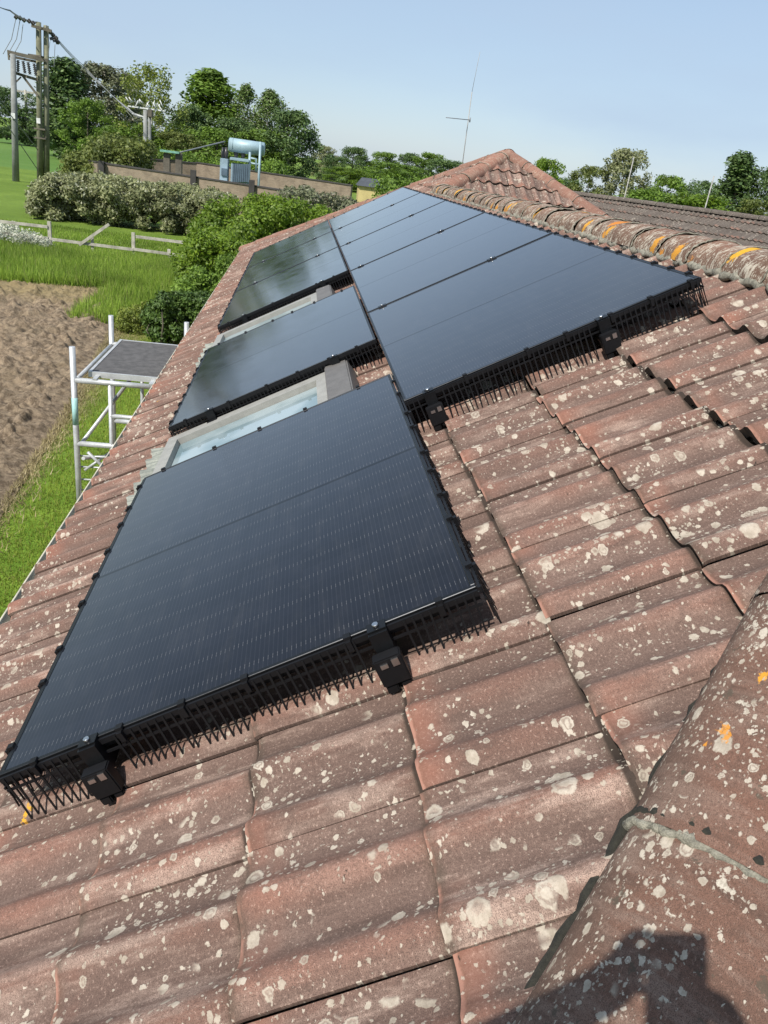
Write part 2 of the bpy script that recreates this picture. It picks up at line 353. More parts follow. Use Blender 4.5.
def tiles(name, v_edges, vtop, u0, u1, frame, parent, cuts=(), seed=1, ns=20, shear=None, mats=None):
    """a roof slope of double-roll tiles. frame(v,u,n)->world arrays; cuts: list of (point, normal) keeping the side the normal points from"""
    rng = np.random.default_rng(seed)
    k0 = math.floor((u0+.035)/PITCH)-1; k1 = math.ceil((u1+.035)/PITCH)+1
    tr = np.array([0, .04, .35, .7, 1.02]); nt_ = len(tr)
    V = []; Fc = []; MI = []; AT = []; UV = []; base = 0
    ss = np.linspace(0, 1.0, ns)
    drift = 0.0
    for j, ve in enumerate(v_edges):
        vt = v_edges[j+1] if j+1 < len(v_edges) else min(vtop, ve+GAUGE)
        g = vt-ve; drift += rng.normal(0, .012)
        if shear: drift = shear[j] if j < len(shear) else shear[-1]+rng.normal(0, .01)
        for k in range(k0, k1):
            us = -.035+k*PITCH+drift
            if us > u1 or us+PITCH < u0: continue
            r1, r2 = rng.random(2); dz = rng.normal(0, .0014); skew = rng.normal(0, .0025); tw = rng.normal(0, .002); dv = rng.normal(0, .005)
            s2, t2 = np.meshgrid(ss, tr)
            uu = us+s2*(PITCH-.0028)+skew*(1-t2)
            vv = ve+dv*(1-t2)+t2*g
            base_n = NB+profile(s2)+.019*(1-t2)+.0042*(1-s2)+dz+tw*(s2-.5)
            edge = np.where(t2 < .01, -.003, 0.0)                  # rounded nose
            nn = base_n+edge+.0009*np.sin(uu*61+j*3)*np.cos(vv*47+k)
            top = np.stack([vv, uu, nn], -1).reshape(-1, 3)
            cr = np.clip(.5+profile(s2)/.036, 0, 1).reshape(-1)
            n = len(top)
            at_ = np.stack([np.full(n, r1), cr, np.full(n, r2), t2.ravel()], 1)
            uvv = top[:, [1, 0]]
            idx = np.arange(n).reshape(nt_, ns)
            q = np.stack([idx[:-1, :-1], idx[1:, :-1], idx[1:, 1:], idx[:-1, 1:]], -1).reshape(-1, 4)
            V.append(top); AT.append(at_); UV.append(uvv); Fc.append(q+base); MI.append(np.zeros(len(q))); base += n
            # nose face (down to the course below) and the side face at the seam
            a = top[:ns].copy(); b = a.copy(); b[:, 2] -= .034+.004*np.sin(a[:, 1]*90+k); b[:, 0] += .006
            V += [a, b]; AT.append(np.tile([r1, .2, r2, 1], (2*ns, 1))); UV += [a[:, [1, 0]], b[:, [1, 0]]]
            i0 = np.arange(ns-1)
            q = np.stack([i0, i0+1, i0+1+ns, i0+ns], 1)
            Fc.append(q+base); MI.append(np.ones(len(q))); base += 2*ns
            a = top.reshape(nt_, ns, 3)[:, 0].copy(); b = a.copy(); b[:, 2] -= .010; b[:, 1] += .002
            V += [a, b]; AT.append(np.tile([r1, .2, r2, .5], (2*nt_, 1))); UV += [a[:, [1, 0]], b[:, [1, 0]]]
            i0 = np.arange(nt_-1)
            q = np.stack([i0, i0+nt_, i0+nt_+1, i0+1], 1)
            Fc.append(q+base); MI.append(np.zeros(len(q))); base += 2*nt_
    V = np.concatenate(V); W_ = frame(V[:, 0], V[:, 1], V[:, 2])
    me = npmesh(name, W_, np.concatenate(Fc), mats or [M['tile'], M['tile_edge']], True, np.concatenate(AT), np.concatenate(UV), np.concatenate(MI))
    if cuts:
        bm = bmesh.new(); bm.from_mesh(me)
        for co, no in cuts:
            bmesh.ops.bisect_plane(bm, geom=bm.verts[:]+bm.edges[:]+bm.faces[:], plane_co=co, plane_no=no, clear_outer=True)
        bm.to_mesh(me); bm.free()
    me.polygons.foreach_set('use_smooth', [p.material_index == 0 for p in me.polygons]); me.update()
    o = bpy.data.objects.new(name, me); COL.objects.link(o); o.parent = parent
    return o

EDGES = [-.515, -.104, .233, .570, .910, 1.247, 1.585, 1.912, 2.25, 2.587, 2.92, 3.26, 3.60]
X_R = 2.64*CT-NB*ST                          # plan x of the main ridge line
XE = -.515*CT-NB*ST                          # plan x of our eave
X_A = 3.36; Y_A = 9.95                       # apex of the far pyramid
HPH = .116
HIPOFF = 1.92                                # near hip: y = x - HIPOFF
Y_E = XE-HIPOFF                              # plan y of the hip-end eave
XFAR = 2*X_R-XE
def fr_main(v, u, n): return np.stack([v*CT-n*ST, u, v*ST+n*CT+H0], 1)
def fr_end(v, u, n):                         # the hip end slope rises towards +y; its u runs along x
    return np.stack([u, v*CT-n*ST-HIPOFF, v*ST+n*CT+H0], 1)
def fr_back(v, u, n): return np.stack([2*X_R-(v*CT-n*ST), u, v*ST+n*CT+H0], 1)
def fr_pn(v, u, n): return np.stack([u, (v*CT-n*ST)+(Y_A-X_A), v*ST+n*CT+H0], 1)
def fr_pb(v, u, n): return np.stack([2*X_A-(v*CT-n*ST), u, v*ST+n*CT+H0], 1)
def fr_pf(v, u, n): return np.stack([u, (Y_A+X_A)-(v*CT-n*ST), v*ST+n*CT+H0], 1)

house = empty('bungalow', (0, 0, 0), label='brick bungalow with lichen covered red brown tiled hipped roof', cat='bungalow')
y_eA = Y_A+X_A-XE; 
tiles('roof_slope', EDGES, 3.80, -2.6, 14.2, fr_main, house,
      cuts=[((X_R-.05, X_R-HIPOFF+.05, 0), (1, -1, 0)), ((X_A, Y_A, 0), (1, 1, 0)), ], seed=5,
      shear=[.0, .01, -.008, -.012, -.02, .0, -.012, -.085, -.07, -.05, -.04, -.03, -.03])
# everything of the main slope above the main ridge belongs to the pyramid part only
sl = house.children[0]
bm = bmesh.new(); bm.from_mesh(sl.data)
dele = [f for f in bm.faces if (lambda c: c.x > X_R-.02 and c.y < Y_A-(X_A-c.x)-.02)(f.calc_center_median())]
bmesh.ops.delete(bm, geom=dele, context='FACES'); bm.to_mesh(sl.data); bm.free()
tiles('roof_slope', EDGES[:10], 2.64, -.8, XFAR+.2, fr_end, house,
      cuts=[((X_R+.05, X_R-HIPOFF-.05, 0), (-1, 1, 0)), ((X_R, X_R-HIPOFF, 0), (1, 1, 0))], seed=8, ns=12)
tiles('roof_slope', EDGES[:10], 2.64, -2.6, 9.0, fr_back, house,
      cuts=[((X_R, X_R-HIPOFF, 0), (-1, -1, 0)), ((X_A, Y_A, 0), (1, 1, 0)) if False else ((0, 9.3, 0), (0, 1, 0))], seed=9, ns=10)
tiles('roof_slope', EDGES, 3.80, -.8, 2*X_A-XE+.2, fr_pn, house,
      cuts=[((X_A, Y_A, 0), (-1, 1, 0)), ((X_A, Y_A, 0), (1, 1, 0)), ((X_R, 0, 0), (-1, 0, 0))], seed=10, ns=14)
tiles('roof_slope', EDGES, 3.80, 5.8, 14.3, fr_pb, house,
      cuts=[((X_A, Y_A, 0), (-1, -1, 0)), ((X_A, Y_A, 0), (-1, 1, 0))], seed=11, ns=8)
tiles('roof_slope', EDGES, 3.80, -.8, 7.6, fr_pf, house,
      cuts=[((X_A, Y_A, 0), (1, -1, 0)), ((X_A, Y_A, 0), (-1, -1, 0))], seed=12, ns=8)

# half-round ridge and hip tiles: each capping run is one mesh of overlapping lengths, mortar joints and bedding mortar separate
def capping(name, p0, p1, mat, seg_len, rise=.10, half=.135, crest=.04, seed=1, parent=house, lump=.006, mortar=True, res=26, joint=.012, phase=0.0):
    rng = np.random.default_rng(seed); p0 = Vector(p0); p1 = Vector(p1); L = (p1-p0).length; d = (p1-p0).normalized()
    side = d.cross(Vector((0, 0, 1))).normalized(); up = side.cross(d).normalized()
    nseg = int(math.ceil((L+phase)/seg_len))
    o_later = empty('capping_run'); V = []; Fc = []; AT = []; UV = []; base = 0; J = []; B = MB()
    na = res; nl = 16
    for i in range(nseg):
        a0 = max(0, i*seg_len-phase); a1 = min(L, (i+1)*seg_len-phase)
        if a1-a0 < .02: continue
        r1, r2 = rng.random(2); ox, oz, tw = rng.normal(0, .004), rng.normal(0, .003), rng.normal(0, .006)
        ang = np.linspace(0, math.pi, na); ll = np.linspace(0, 1, nl)
        A_, L_ = np.meshgrid(ang, ll)
        hump = lump*(np.sin(A_*5+i*3+L_*7)*.4+np.cos(L_*9+i)*.4)
        w_ = (half+.004*(1-L_)+hump*.3); hh = (rise+.005*(1-L_)+hump*.3)
        X = np.cos(A_)*w_+ox+tw*(L_-.5); Z = (np.sin(A_)**.85)*hh+crest-rise+oz
        Yl = a0+L_*(a1-a0)
        P = np.array(p0)[None, None, :]+np.array(side)*X[..., None]+np.array(up)*Z[..., None]+np.array(d)*Yl[..., None]
        n = P.shape[0]*P.shape[1]; idx = np.arange(n).reshape(nl, na)
        q = np.stack([idx[:-1, :-1], idx[1:, :-1], idx[1:, 1:], idx[:-1, 1:]], -1).reshape(-1, 4)
        V.append(P.reshape(-1, 3)); Fc.append(q+base); base += n
        AT.append(np.stack([np.full(n, r1), np.sin(A_).ravel(), np.full(n, r2), np.full(n, .5)], 1))
        UV.append(np.stack([Yl.ravel(), (A_*half*1.3).ravel()], 1))
        if a1 < L-.01 and joint:
            c = p0+d*a1
            pts = [c+side*(math.cos(t)*(half+.008)+random.uniform(-.003, .003))+up*((math.sin(t)**.85)*(rise+.006)+crest-rise+random.uniform(-.002, .002))+d*random.uniform(-.006, .006) for t in np.linspace(0, math.pi, 40)]
            if joint > .01:                 # broad cracked mortar band with a mossy crack on its upper side
                pts = []; mv = []
                for t in np.linspace(0, math.pi, 110):
                    wv = .010*mnoise.noise(Vector((t*4, i, 0))); b0 = c+side*(math.cos(t)*(half-.001))+up*((math.sin(t)**.85)*(rise-.002)+crest-rise)
                    n_ = (side*math.cos(t)+up*math.sin(t)); pts.append(b0+d*(wv+.005*mnoise.noise(Vector((t*17, i, 3))))+n_*(.003*mnoise.noise(Vector((t*23, 1, i))))); mv.append(b0+d*(wv+.019)-n_*.001)
                J.append(MB().tube(pts, [joint*(.72+.55*mnoise.noise(Vector((t_*.13, 5, 0)))) for t_ in range(110)], 9))
                MB().tube(mv, [joint*(.75+.9*abs(mnoise.noise(Vector((t_*.21, 9, 0))))) for t_ in range(110)], 7).build('mortar_crack', M['moss'], o_later)
            else: J.append(MB().tube(pts, [joint*random.uniform(.6, 1.1) for _ in pts], 8))
    me = npmesh(name, np.concatenate(V), np.concatenate(Fc), [mat], True, np.concatenate(AT), np.concatenate(UV))
    o = bpy.data.objects.new(name, me); COL.objects.link(o); o.parent = parent
    for c_ in list(o_later.children): c_.parent = o
    bpy.data.objects.remove(o_later)
    for j_ in J: j_.build('mortar_joint', M['mortar'], o)
    if mortar:
        for sgn in (-1, 1):
            B = MB(); n = max(4, int(L/.022)); pts = []; rr = []
            for i in range(n+1):
                t = i/n*L; pts.append(p0+d*t+side*sgn*(half-.002+random.uniform(-.008, .010)*(.5 if name == 'hip_tiles' else 1))+up*(crest-rise-(.002 if name == 'hip_tiles' else .006)+random.uniform(-.010, .006)*(.6 if name == 'hip_tiles' else 1))); rr.append(random.uniform(.008, .014) if name == 'hip_tiles' else random.uniform(.008, .021))
            B.tube(pts, rr, 7); B.build('bedding_mortar', M['moss'] if name == 'hip_tiles' else M['mortar'], o)
    return o
def zroof(x): return x*TT+NB/CT+H0           # height of the mean tile surface over plan x
capping('ridge_tiles', (X_R, X_R-HIPOFF-.05, zroof(X_R)+.0), (X_R, Y_A-(X_A-X_R)+.05, zroof(X_R)+.0), M['ridge'], .30, .105, .145, .052, 3, lump=.020, joint=.004)
capping('hip_tiles', (XE-.03, XE-.03-HIPOFF, zroof(XE-.03)), (X_R, X_R-HIPOFF, zroof(X_R)), M['hip'], .52, .076, .168, .032, 4, joint=.0101, lump=.010, phase=HPH, res=40)
capping('hip_tiles', (XFAR, XE-HIPOFF, zroof(XE)), (X_R, X_R-HIPOFF, zroof(X_R)), M['hip'], .46, .10, .13, .045, 5)
xa0 = X_R-.02
capping('hip_tiles', (xa0, Y_A-(X_A-xa0), zroof(xa0)+.01), (X_A, Y_A, zroof(X_A)), M['farhip'], .45, .10, .12, .05, 6, joint=.004, mortar=False)
capping('hip_tiles', (X_A+3.8, Y_A-3.8, zroof(X_A-3.8)), (X_A, Y_A, zroof(X_A)), M['farhip'], .45, .10, .12, .05, 7, joint=.004)
capping('hip_tiles', (XE, Y_A+(X_A-XE), zroof(XE)), (X_A, Y_A, zroof(X_A)), M['farhip'], .45, .10, .12, .05, 8, joint=.004)
capping('hip_tiles', (X_A+3.8, Y_A+3.8, zroof(X_A-3.8)), (X_A, Y_A, zroof(X_A)), M['farhip'], .45, .10, .12, .05, 9, joint=.004)

# walls, soffit, fascia and gutter
def wallbox(name, pts, z0, z1, mat, parent, thick=.25):
    V = []; Fq = []; UV = []
    n = len(pts); acc = 0
    for i in range(n):
        a = pts[i]; b = pts[(i+1) % n]; L = math.dist(a, b); k = len(V)
        V += [(a[0], a[1], z0), (b[0], b[1], z0), (b[0], b[1], z1), (a[0], a[1], z1)]; UV += [(acc, z0), (acc+L, z0), (acc+L, z1), (acc, z1)]
        Fq.append((k, k+1, k+2, k+3)); acc += L
    return link(name, npmesh(name, V, Fq, [mat], False, None, UV), None, parent)
YP0 = Y_A-(X_A-XE); YP1 = Y_A+(X_A-XE); XP1 = 2*X_A-XE
WI = .32
outline = [(XE+WI, Y_E+WI), (XFAR-WI, Y_E+WI), (XFAR-WI, YP0+WI), (XP1-WI, YP0+WI), (XP1-WI, YP1-WI), (XE+WI, YP1-WI)]
ZE = zroof(XE)
wallbox('wall', outline, 0, ZE+.02, M['brick'], house)
so = MB(); so.box((XE+.03, Y_E+.03, ZE-.10), (XFAR-.03, YP0+.2, ZE-.085)); so.box((XE+.03, YP0+.2, ZE-.10), (XP1-.03, YP1-.03, ZE-.085))
so.build('soffit', M['pvc'], house)
fa = MB()
for a, b in (((XE+.02, Y_E), (XE+.02, YP1)), ((XE, Y_E+.02), (XFAR, Y_E+.02)), ((XFAR-.02, Y_E), (XFAR-.02, YP0)), ((XE, YP1-.02), (XP1, YP1-.02)), ((XP1-.02, YP0), (XP1-.02, YP1)), ((XFAR, YP0+.02), (XP1, YP0+.02))):
    fa.bar((a[0], a[1], ZE-.13), (b[0], b[1], ZE-.13), .02, .16)
fa.build('fascia', M['pvc'], house)
def gutter(p, q, out):
    p = Vector(p); q = Vector(q); d = (q-p).normalized(); o_ = Vector(out); vs = []; fs = []; L = (q-p).length
    prof = [(.0, 0), (.008, -.035), (.032, -.062), (.060, -.062), (.085, -.035), (.092, .006), (.099, .006), (.096, -.04), (.066, -.070), (.028, -.070), (.002, -.04), (-.004, 0)]
    n = int(L/1.0)+1
    for i in range(n+1):
        c = p+d*(L*i/n)
        for a, b in prof: vs.append(c+o_*a+Vector((0, 0, b)))
    k = len(prof)
    for i in range(n):
        for j in range(k): fs.append((i*k+j, i*k+(j+1) % k, (i+1)*k+(j+1) % k, (i+1)*k+j))
    g = MB().add(vs, fs, True)
    for i in range(int(L/1.83)):
        c = p+d*(.6+1.83*i); g.bar(c+o_*.0+Vector((0, 0, -.005)), c+o_*.1+Vector((0, 0, .004)), .03, .006)
    return g
gutter((XE+.045, Y_E, ZE-.036), (XE+.045, YP1, ZE-.036), (-1, 0, 0)).build('gutter', M['gutter'], house)
gutter((XE, Y_E-.0, ZE-.05), (XFAR, Y_E-.0, ZE-.05), (0, -1, 0)).build('gutter', M['gutter'], house)

# ---------------------------------------------------------------- roof windows (part of the house)
def skylight(u0, w_=.60, v0=-.02, L=.86):
    f = MB(); z0 = -.125; z1 = -.045
    fr = lambda a, b: f.add([RP(*p) for p in [(a[0], a[1], z0), (b[0], a[1], z0), (b[0], b[1], z0), (a[0], b[1], z0), (a[0], a[1], z1), (b[0], a[1], z1), (b[0], b[1], z1), (a[0], b[1], z1)]],
                  [(0,3,2,1),(4,5,6,7),(0,1,5,4),(1,2,6,5),(2,3,7,6),(3,0,4,7)])
    fr((v0, u0), (v0+L, u0+.06)); fr((v0, u0+w_-.08), (v0+L, u0+w_)); fr((v0, u0+.061), (v0+.06, u0+w_-.081)); fr((v0+L-.05, u0+.061), (v0+L, u0+w_-.081))
    fo = f.build('skylight', M['winframe'], house)
    g = MB(); a, b = v0+.061, v0+L-.051; zz = -.075
    g.add([RP(*p) for p in [(a, u0+.062, zz), (b, u0+.062, zz), (b, u0+w_-.082, zz), (a, u0+w_-.082, zz), (a, u0+.062, zz-.02), (b, u0+.062, zz-.02), (b, u0+w_-.082, zz-.02), (a, u0+w_-.082, zz-.02)]],
          [(0,1,2,3),(7,6,5,4),(0,4,5,1),(1,5,6,2),(2,6,7,3),(3,7,4,0)]); g.build('pane', M['glass'], fo)
    h = MB()
    h.add([RP(*p) for p in [(v0+L+.002, u0-.03, -.12), (v0+L+.14, u0-.03, -.12), (v0+L+.14, u0+w_+.03, -.12), (v0+L+.002, u0+w_+.03, -.12),
          (v0+L+.002, u0-.03, -.028), (v0+L+.12, u0-.03, -.035), (v0+L+.12, u0+w_+.03, -.035), (v0+L+.002, u0+w_+.03, -.028)]],
          [(0,3,2,1),(4,5,6,7),(0,1,5,4),(1,2,6,5),(2,3,7,6),(3,0,4,7)])
    h.build('hood', M['lead'], fo, .006)
    s_ = MB()
    for k in (u0-.035, u0+w_+.012):
        s_ = MB(); s_.add([RP(*p) for p in [(v0-.02, k, -.13), (v0+L, k, -.13), (v0+L, k+.022, -.13), (v0-.02, k+.022, -.13), (v0-.02, k, -.075), (v0+L, k, -.075), (v0+L, k+.022, -.075), (v0-.02, k+.022, -.075)]],
          [(0,3,2,1),(4,5,6,7),(0,1,5,4),(1,2,6,5),(2,3,7,6),(3,0,4,7)]); s_.build('side_flashing', M['lead'], fo)
    # pleated apron dressed over the tiles below
    n = 90; vs = []; fs = []
    for i in range(n+1):
        u = u0-.06+(w_+.12)*i/n; pl = .004*math.sin(i*1.9)
        s1 = ((u+.035) % PITCH)/PITCH
        for v, zz in ((v0-.02, -.085), (v0-.05, -.100), (v0-.13, None)):
            z = zz if zz is not None else NB+float(profile(np.array(s1)))+.042
            if zz is not None: z = min(z, -.08)
            vs.append(RP(v, u, z+pl))
    for i in range(n):
        for k in range(2): fs.append((i*3+k, (i+1)*3+k, (i+1)*3+k+1, i*3+k+1))
    MB().add(vs, fs, False).build('apron_flashing', M['apron'], fo)
skylight(1.76); skylight(4.20)

# ---------------------------------------------------------------- solar panels
PW, PL, PP = 1.134, 1.7236, 1.746
V2 = PW+.010
def quadmesh(name, pts, uv, mat): return npmesh(name, pts, [(0, 1, 2, 3)], [mat], False, None, uv)
fm = MB(); b_ = .011; t_ = .035
fm.box((0, 0, -t_), (PW, b_, 0)); fm.box((0, PL-b_, -t_), (PW, PL, 0)); fm.box((0, b_+.0005, -t_), (b_, PL-b_-.0005, 0)); fm.box((PW-b_, b_+.0005, -t_), (PW, PL-b_-.0005, 0))
FRAME = fm.mesh('frame'); FRAME.materials.append(M['blackmetal'])
bmx = bmesh.new(); bmx.from_mesh(FRAME); bmesh.ops.bevel(bmx, geom=bmx.edges[:], offset=.0012, segments=1, affect='EDGES'); bmx.to_mesh(FRAME); bmx.free()
g0 = b_
GLASS = npmesh('glass', [(g0, g0, -.0015), (PW-g0, g0, -.0015), (PW-g0, PL-g0, -.0015), (g0, PL-g0, -.0015), (g0, g0, -.007), (PW-g0, g0, -.007), (PW-g0, PL-g0, -.007), (g0, PL-g0, -.007)],
     [(0, 1, 2, 3), (7, 6, 5, 4), (0, 4, 5, 1), (1, 5, 6, 2), (2, 6, 7, 3), (3, 7, 4, 0)], [M['pv']], False, None,
     [(g0, g0), (PW-g0, g0), (PW-g0, PL-g0), (g0, PL-g0)]*2)
BACK = MB().box((g0, g0, -.012), (PW-g0, PL-g0, -.0085)).mesh('backsheet'); BACK.materials.append(M['black'])

def comb(p, q, outn, skip=(), seed=0, depth=.128, ug=None):
    """clip-on bird guard along an edge from p to q (panel coordinates), spikes reaching down to the tiles"""
    rng = random.Random(seed); c = MB(); p = Vector((p[0], p[1], 0)); q = Vector((q[0], q[1], 0)); o = Vector((outn[0], outn[1], 0))
    L = (q-p).length; d = (q-p)/L
    c.bar(p+o*.006+Vector((0, 0, -.012)), q+o*.006+Vector((0, 0, -.012)), .006, .014)
    c.bar(p+o*.010+Vector((0, 0, -.040)), q+o*.010+Vector((0, 0, -.040)), .004, .006)
    n = int(L/.0195)
    for i in range(n+1):
        s = (i+.5)*.0195
        if s > L: break
        if any(abs(s-k) < .04 for k in skip): continue
        a = p+d*s; j = rng.uniform(-.004, .004); lean = rng.uniform(-.006, .006); dp = depth+rng.uniform(-.006, .006)
        p0 = a+o*.010+Vector((0, 0, -.008)); p1 = a+o*(.014+j*.3)+d*(lean*.4)+Vector((0, 0, -.07)); p2 = a+o*(.022+j)+d*lean+Vector((0, 0, -dp))
        c.bar(p0, p1, .0050, .0024, up=o); c.bar(p1, p2, .0042, .0022, up=o)
    k = .09
    while k < L:
        a = p+d*k+o*.002
        x = .008; c.bar(a-d*x+Vector((0, 0, .002)), a+d*x+Vector((0, 0, .002)), .016, .008); c.bar(a-d*x*.7+o*.012+Vector((0, 0, -.014)), a+d*x*.7+o*.012+Vector((0, 0, -.014)), .010, .026)
        k += rng.choice([.17, .21, .15, .24])
    return c
ROT = (0, -TH, 0)
panels = []
LW0 = 'solar panels on the roof'
def panel(v, u, label, combs=()):
    e = empty('solar_panel', RP(v, u, 0), ROT, label=label, cat='solar panel', group=LW0)
    for nm, me in (('frame', FRAME), ('glass', GLASS), ('backsheet', BACK)):
        o = bpy.data.objects.new(nm, me); COL.objects.link(o); o.parent = e
    for i, c in enumerate(combs):
        if c == 'near': m_ = comb((0, 0), (PW, 0), (0, -1), (.225, .907), seed=int(u*100)+i)
        if c == 'nearR': m_ = comb((0, 0), (PW, 0), (0, -1), (.095, .765), seed=int(u*100)+i)
        if c == 'far': m_ = comb((0, PL), (PW, PL), (0, 1), (), seed=int(u*100)+i+5)
        if c == 'eave': m_ = comb((0, 0), (0, PL), (-1, 0), (), seed=int(u*100)+i+9)
        if c == 'top': m_ = comb((PW, 0), (PW, PL), (1, 0), (), seed=int(u*100)+i+13)
        m_.build('bird_guard', M['black'], e)
    panels.append(e); return e
U1, U2, U3, UR = 0.0, 2.393, 4.894, 1.3224
panel(0, U1, 'large black solar panel nearest the camera in the lower row, with combs all round', ('near', 'eave', 'far', 'top'))
panel(0, U2, 'black solar panel standing alone between two roof windows in the lower row', ('near', 'eave', 'far'))
panel(0, U3, 'black solar panel of the lower row just beyond the farther roof window', ('near', 'eave'))
panel(0, U3+PP, 'middle one of three joined black solar panels at the far lower row end', ('eave',))
panel(0, U3+2*PP, 'farthest black solar panel of the lower row, reflecting dark trees', ('eave', 'far'))
panel(V2, UR, 'nearest black solar panel of the upper row, its comb edged end facing the camera', ('nearR', 'top', ))
panel(V2, UR+PP, 'second black solar panel of the upper row counting from the camera', ('top',))
panel(V2, UR+2*PP, 'third and middle black solar panel of the five in the upper row', ('top',))
panel(V2, UR+3*PP, 'fourth black solar panel of the upper row counting from the camera', ('top',))
panel(V2, UR+4*PP, 'farthest black solar panel of the upper row, below the pyramid roof', ('top', 'far'))

def rail(v, u0, u1, label, joints=(), endbox=True, nbox=1.0):
    e = empty('mounting_rail', RP(v, u0, -.05), ROT, label=label, cat='mounting rail', group='mounting rails under the solar panels')
    L = u1-u0
    MB().box((-.02, -.03, -.028), (.02, L+.03, .0125)).build('rail', M['blackmetal'], e)
    hk = MB()
    k = .25
    while k < L:
        hk.bar((0, k, -.03), (.06, k, -.055), .03, .006); hk.bar((.06, k, -.055), (.19, k, -.062), .03, .006); k += .9
    hk.build('roof_hook', M['steel'], e)
    if endbox:
        c = MB().box((-.033, -.062, -.066), (.030, -.031, .006)); c.box((-.030, -.060, -.088), (-.004, -.040, -.066)); c.box((.004, -.060, -.080), (.028, -.040, -.066))
        c.build('end_cap', M['black'], e, .003)
        cl = MB().box((-.021, -.0305, .013), (.021, -.001, .050)); cl.box((-.021, -.022, .0512), (.021, .008, .0545))
        cl.build('end_clamp', M['blackmetal'], e)
        b = MB().tube([(0, -.008, .054), (0, -.008, .0615)], .0068, 8); b.build('bolt', M['steel'], e)
        b = MB(); b.box((-.020, -.0645, -.016), (-.004, -.0622, -.006)); b.box((.006, -.0645, -.018), (.021, -.0622, .0))
        b.build('clip', M['steel'], e)
    for j in joints:
        a = j-u0
        c = MB().box((-.025, a-.019, .0512), (.025, a+.019, .0545)); c.box((-.018, a-.008, .012), (.018, a+.008, .051)); c.build('mid_clamp', M['blackmetal'], e)
        MB().tube([(0, a, .054), (0, a, .0605)], .0065, 8).build('bolt', M['steel'], e)
gap = (PP-PL)/2
for i, v in enumerate((.225, .907)):
    wh = ('lower', 'upper')[i]
    rail(v, U1, U1+PL, f'{wh} black mounting rail end under the nearest lower row panel')
    rail(v, U2, U2+PL, f'{wh} black mounting rail under the lone panel between the roof windows')
    rail(v, U3, U3+2*PP+PL, f'{wh} black mounting rail under the far three lower row panels', [U3+PP-gap, U3+2*PP-gap])
    rail(V2+(.095, .765)[i], UR, UR+4*PP+PL, f'{wh} black mounting rail under the five panels of the upper row', [UR+k*PP-gap for k in (1, 2, 3, 4)])

# ---------------------------------------------------------------- television aerial
ae = empty('television_aerial', tuple(at(463, 163, 10.75)), label='thin white television aerial standing on the far corner of the pyramid roof', cat='aerial')
top = Vector(at(480, 52, 10.75))-ae.location; mid = Vector(at(472, 92, 10.75))-ae.location
MB().tube([(0, 0, -.35), mid], .006, 8).tube([mid, top], .0028, 6).build('mast', M['stake'], ae)
a = Vector(at(470, 120, 10.75))-ae.location; b = Vector(at(446, 117.5, 10.4))-ae.location
MB().tube([a, b], .005, 8).tube([a+Vector((0, 0, .03)), a-Vector((0, 0, .03))], .009, 8).build('boom', M['wire'], ae)

# ---------------------------------------------------------------- ground
def gmat():
    t = NT('grass_ground'); p = t.node('ShaderNodeTexCoord').outputs['Object']
    a = t.noise(p, .25, 5, .6); b = t.noise(p, 3.0, 5, .7); c_ = t.noise(p, 28, 3, .7)
    c = t.mix(t.ramp(a, .35, .65), (.115, .185, .022), (.165, .245, .034))
    c = t.mix(t.math('MULTIPLY', t.ramp(b, .4, .7), .55), c, (.085, .130, .022))
    c = t.mix(t.math('MULTIPLY', t.ramp(c_, .5, .75), .5), c, (.17, .21, .05))
    return t.surf(c, .95, 0, c_, .8, .05, .2)
M['ground'] = gmat()
def lawnmat():
    t = NT('lawn'); p = t.node('ShaderNodeTexCoord').outputs['Object']
    b = t.noise(p, 2.2, 5, .7); c_ = t.noise(p, 45, 3, .7); d_ = t.noise(p, .9, 4, .6)
    c = t.mix(t.ramp(b, .35, .7), (.10, .185, .016), (.175, .27, .03))
    c = t.mix(t.math('MULTIPLY', t.ramp(c_, .5, .7), .5), c, (.20, .25, .06))
    sx = t.node('ShaderNodeSeparateXYZ', {0: p}).outputs[0]
    dry = t.ramp(t.math('ADD', sx, t.math('MULTIPLY', b, .8)), -2.0, -2.5)
    c = t.mix(t.math('MULTIPLY', dry, .75), c, t.mix(c_, (.20, .155, .075), (.34, .27, .14)))
    return t.surf(c, .95, 0, c_, .8, .02, .2)
M['lawn'] = lawnmat()
def soilmat():
    t = NT('ploughed_soil'); p = t.node('ShaderNodeTexCoord').outputs['Object']
    b = t.noise(p, 1.0, 5, .7); c_ = t.noise(p, 8, 7, .8); d_ = t.noise(p, 50, 3, .7)
    c = t.mix(t.ramp(c_, .38, .64), (.155, .113, .074), (.44, .335, .225))
    c = t.mix(t.math('MULTIPLY', t.ramp(b, .45, .7), .4), c, (.27, .21, .13))
    c = t.mix(t.math('MULTIPLY', t.ramp(d_, .5, .75), .4), c, (.30, .24, .17))
    sy = t.node('ShaderNodeSeparateXYZ', {0: p}).outputs[1]
    dry = t.ramp(t.math('ADD', sy, t.math('MULTIPLY', b, 3.0)), 19.2, 21.8)
    c = t.mix(t.math('MULTIPLY', dry, .8), c, t.mix(c_, (.24, .18, .09), (.38, .30, .15)))
    return t.surf(c, .96, 0, t.math('ADD', c_, t.math('MULTIPLY', d_, .4)), .9, .10, .2)
M['soil'] = soilmat()
def farfieldmat():
    t = NT('crop_field'); p = t.node('ShaderNodeTexCoord').outputs['Object']
    a = t.noise(p, .05, 4, .6); b = t.noise(p, .8, 4, .7)
    c = t.mix(t.ramp(a, .35, .65), (.085, .165, .030), (.115, .195, .038)); c = t.mix(t.math('MULTIPLY', t.ramp(b, .45, .7), .3), c, (.06, .12, .02))
    return t.surf(c, .95, 0, b, .6, .2, .2)
M['crop'] = farfieldmat()
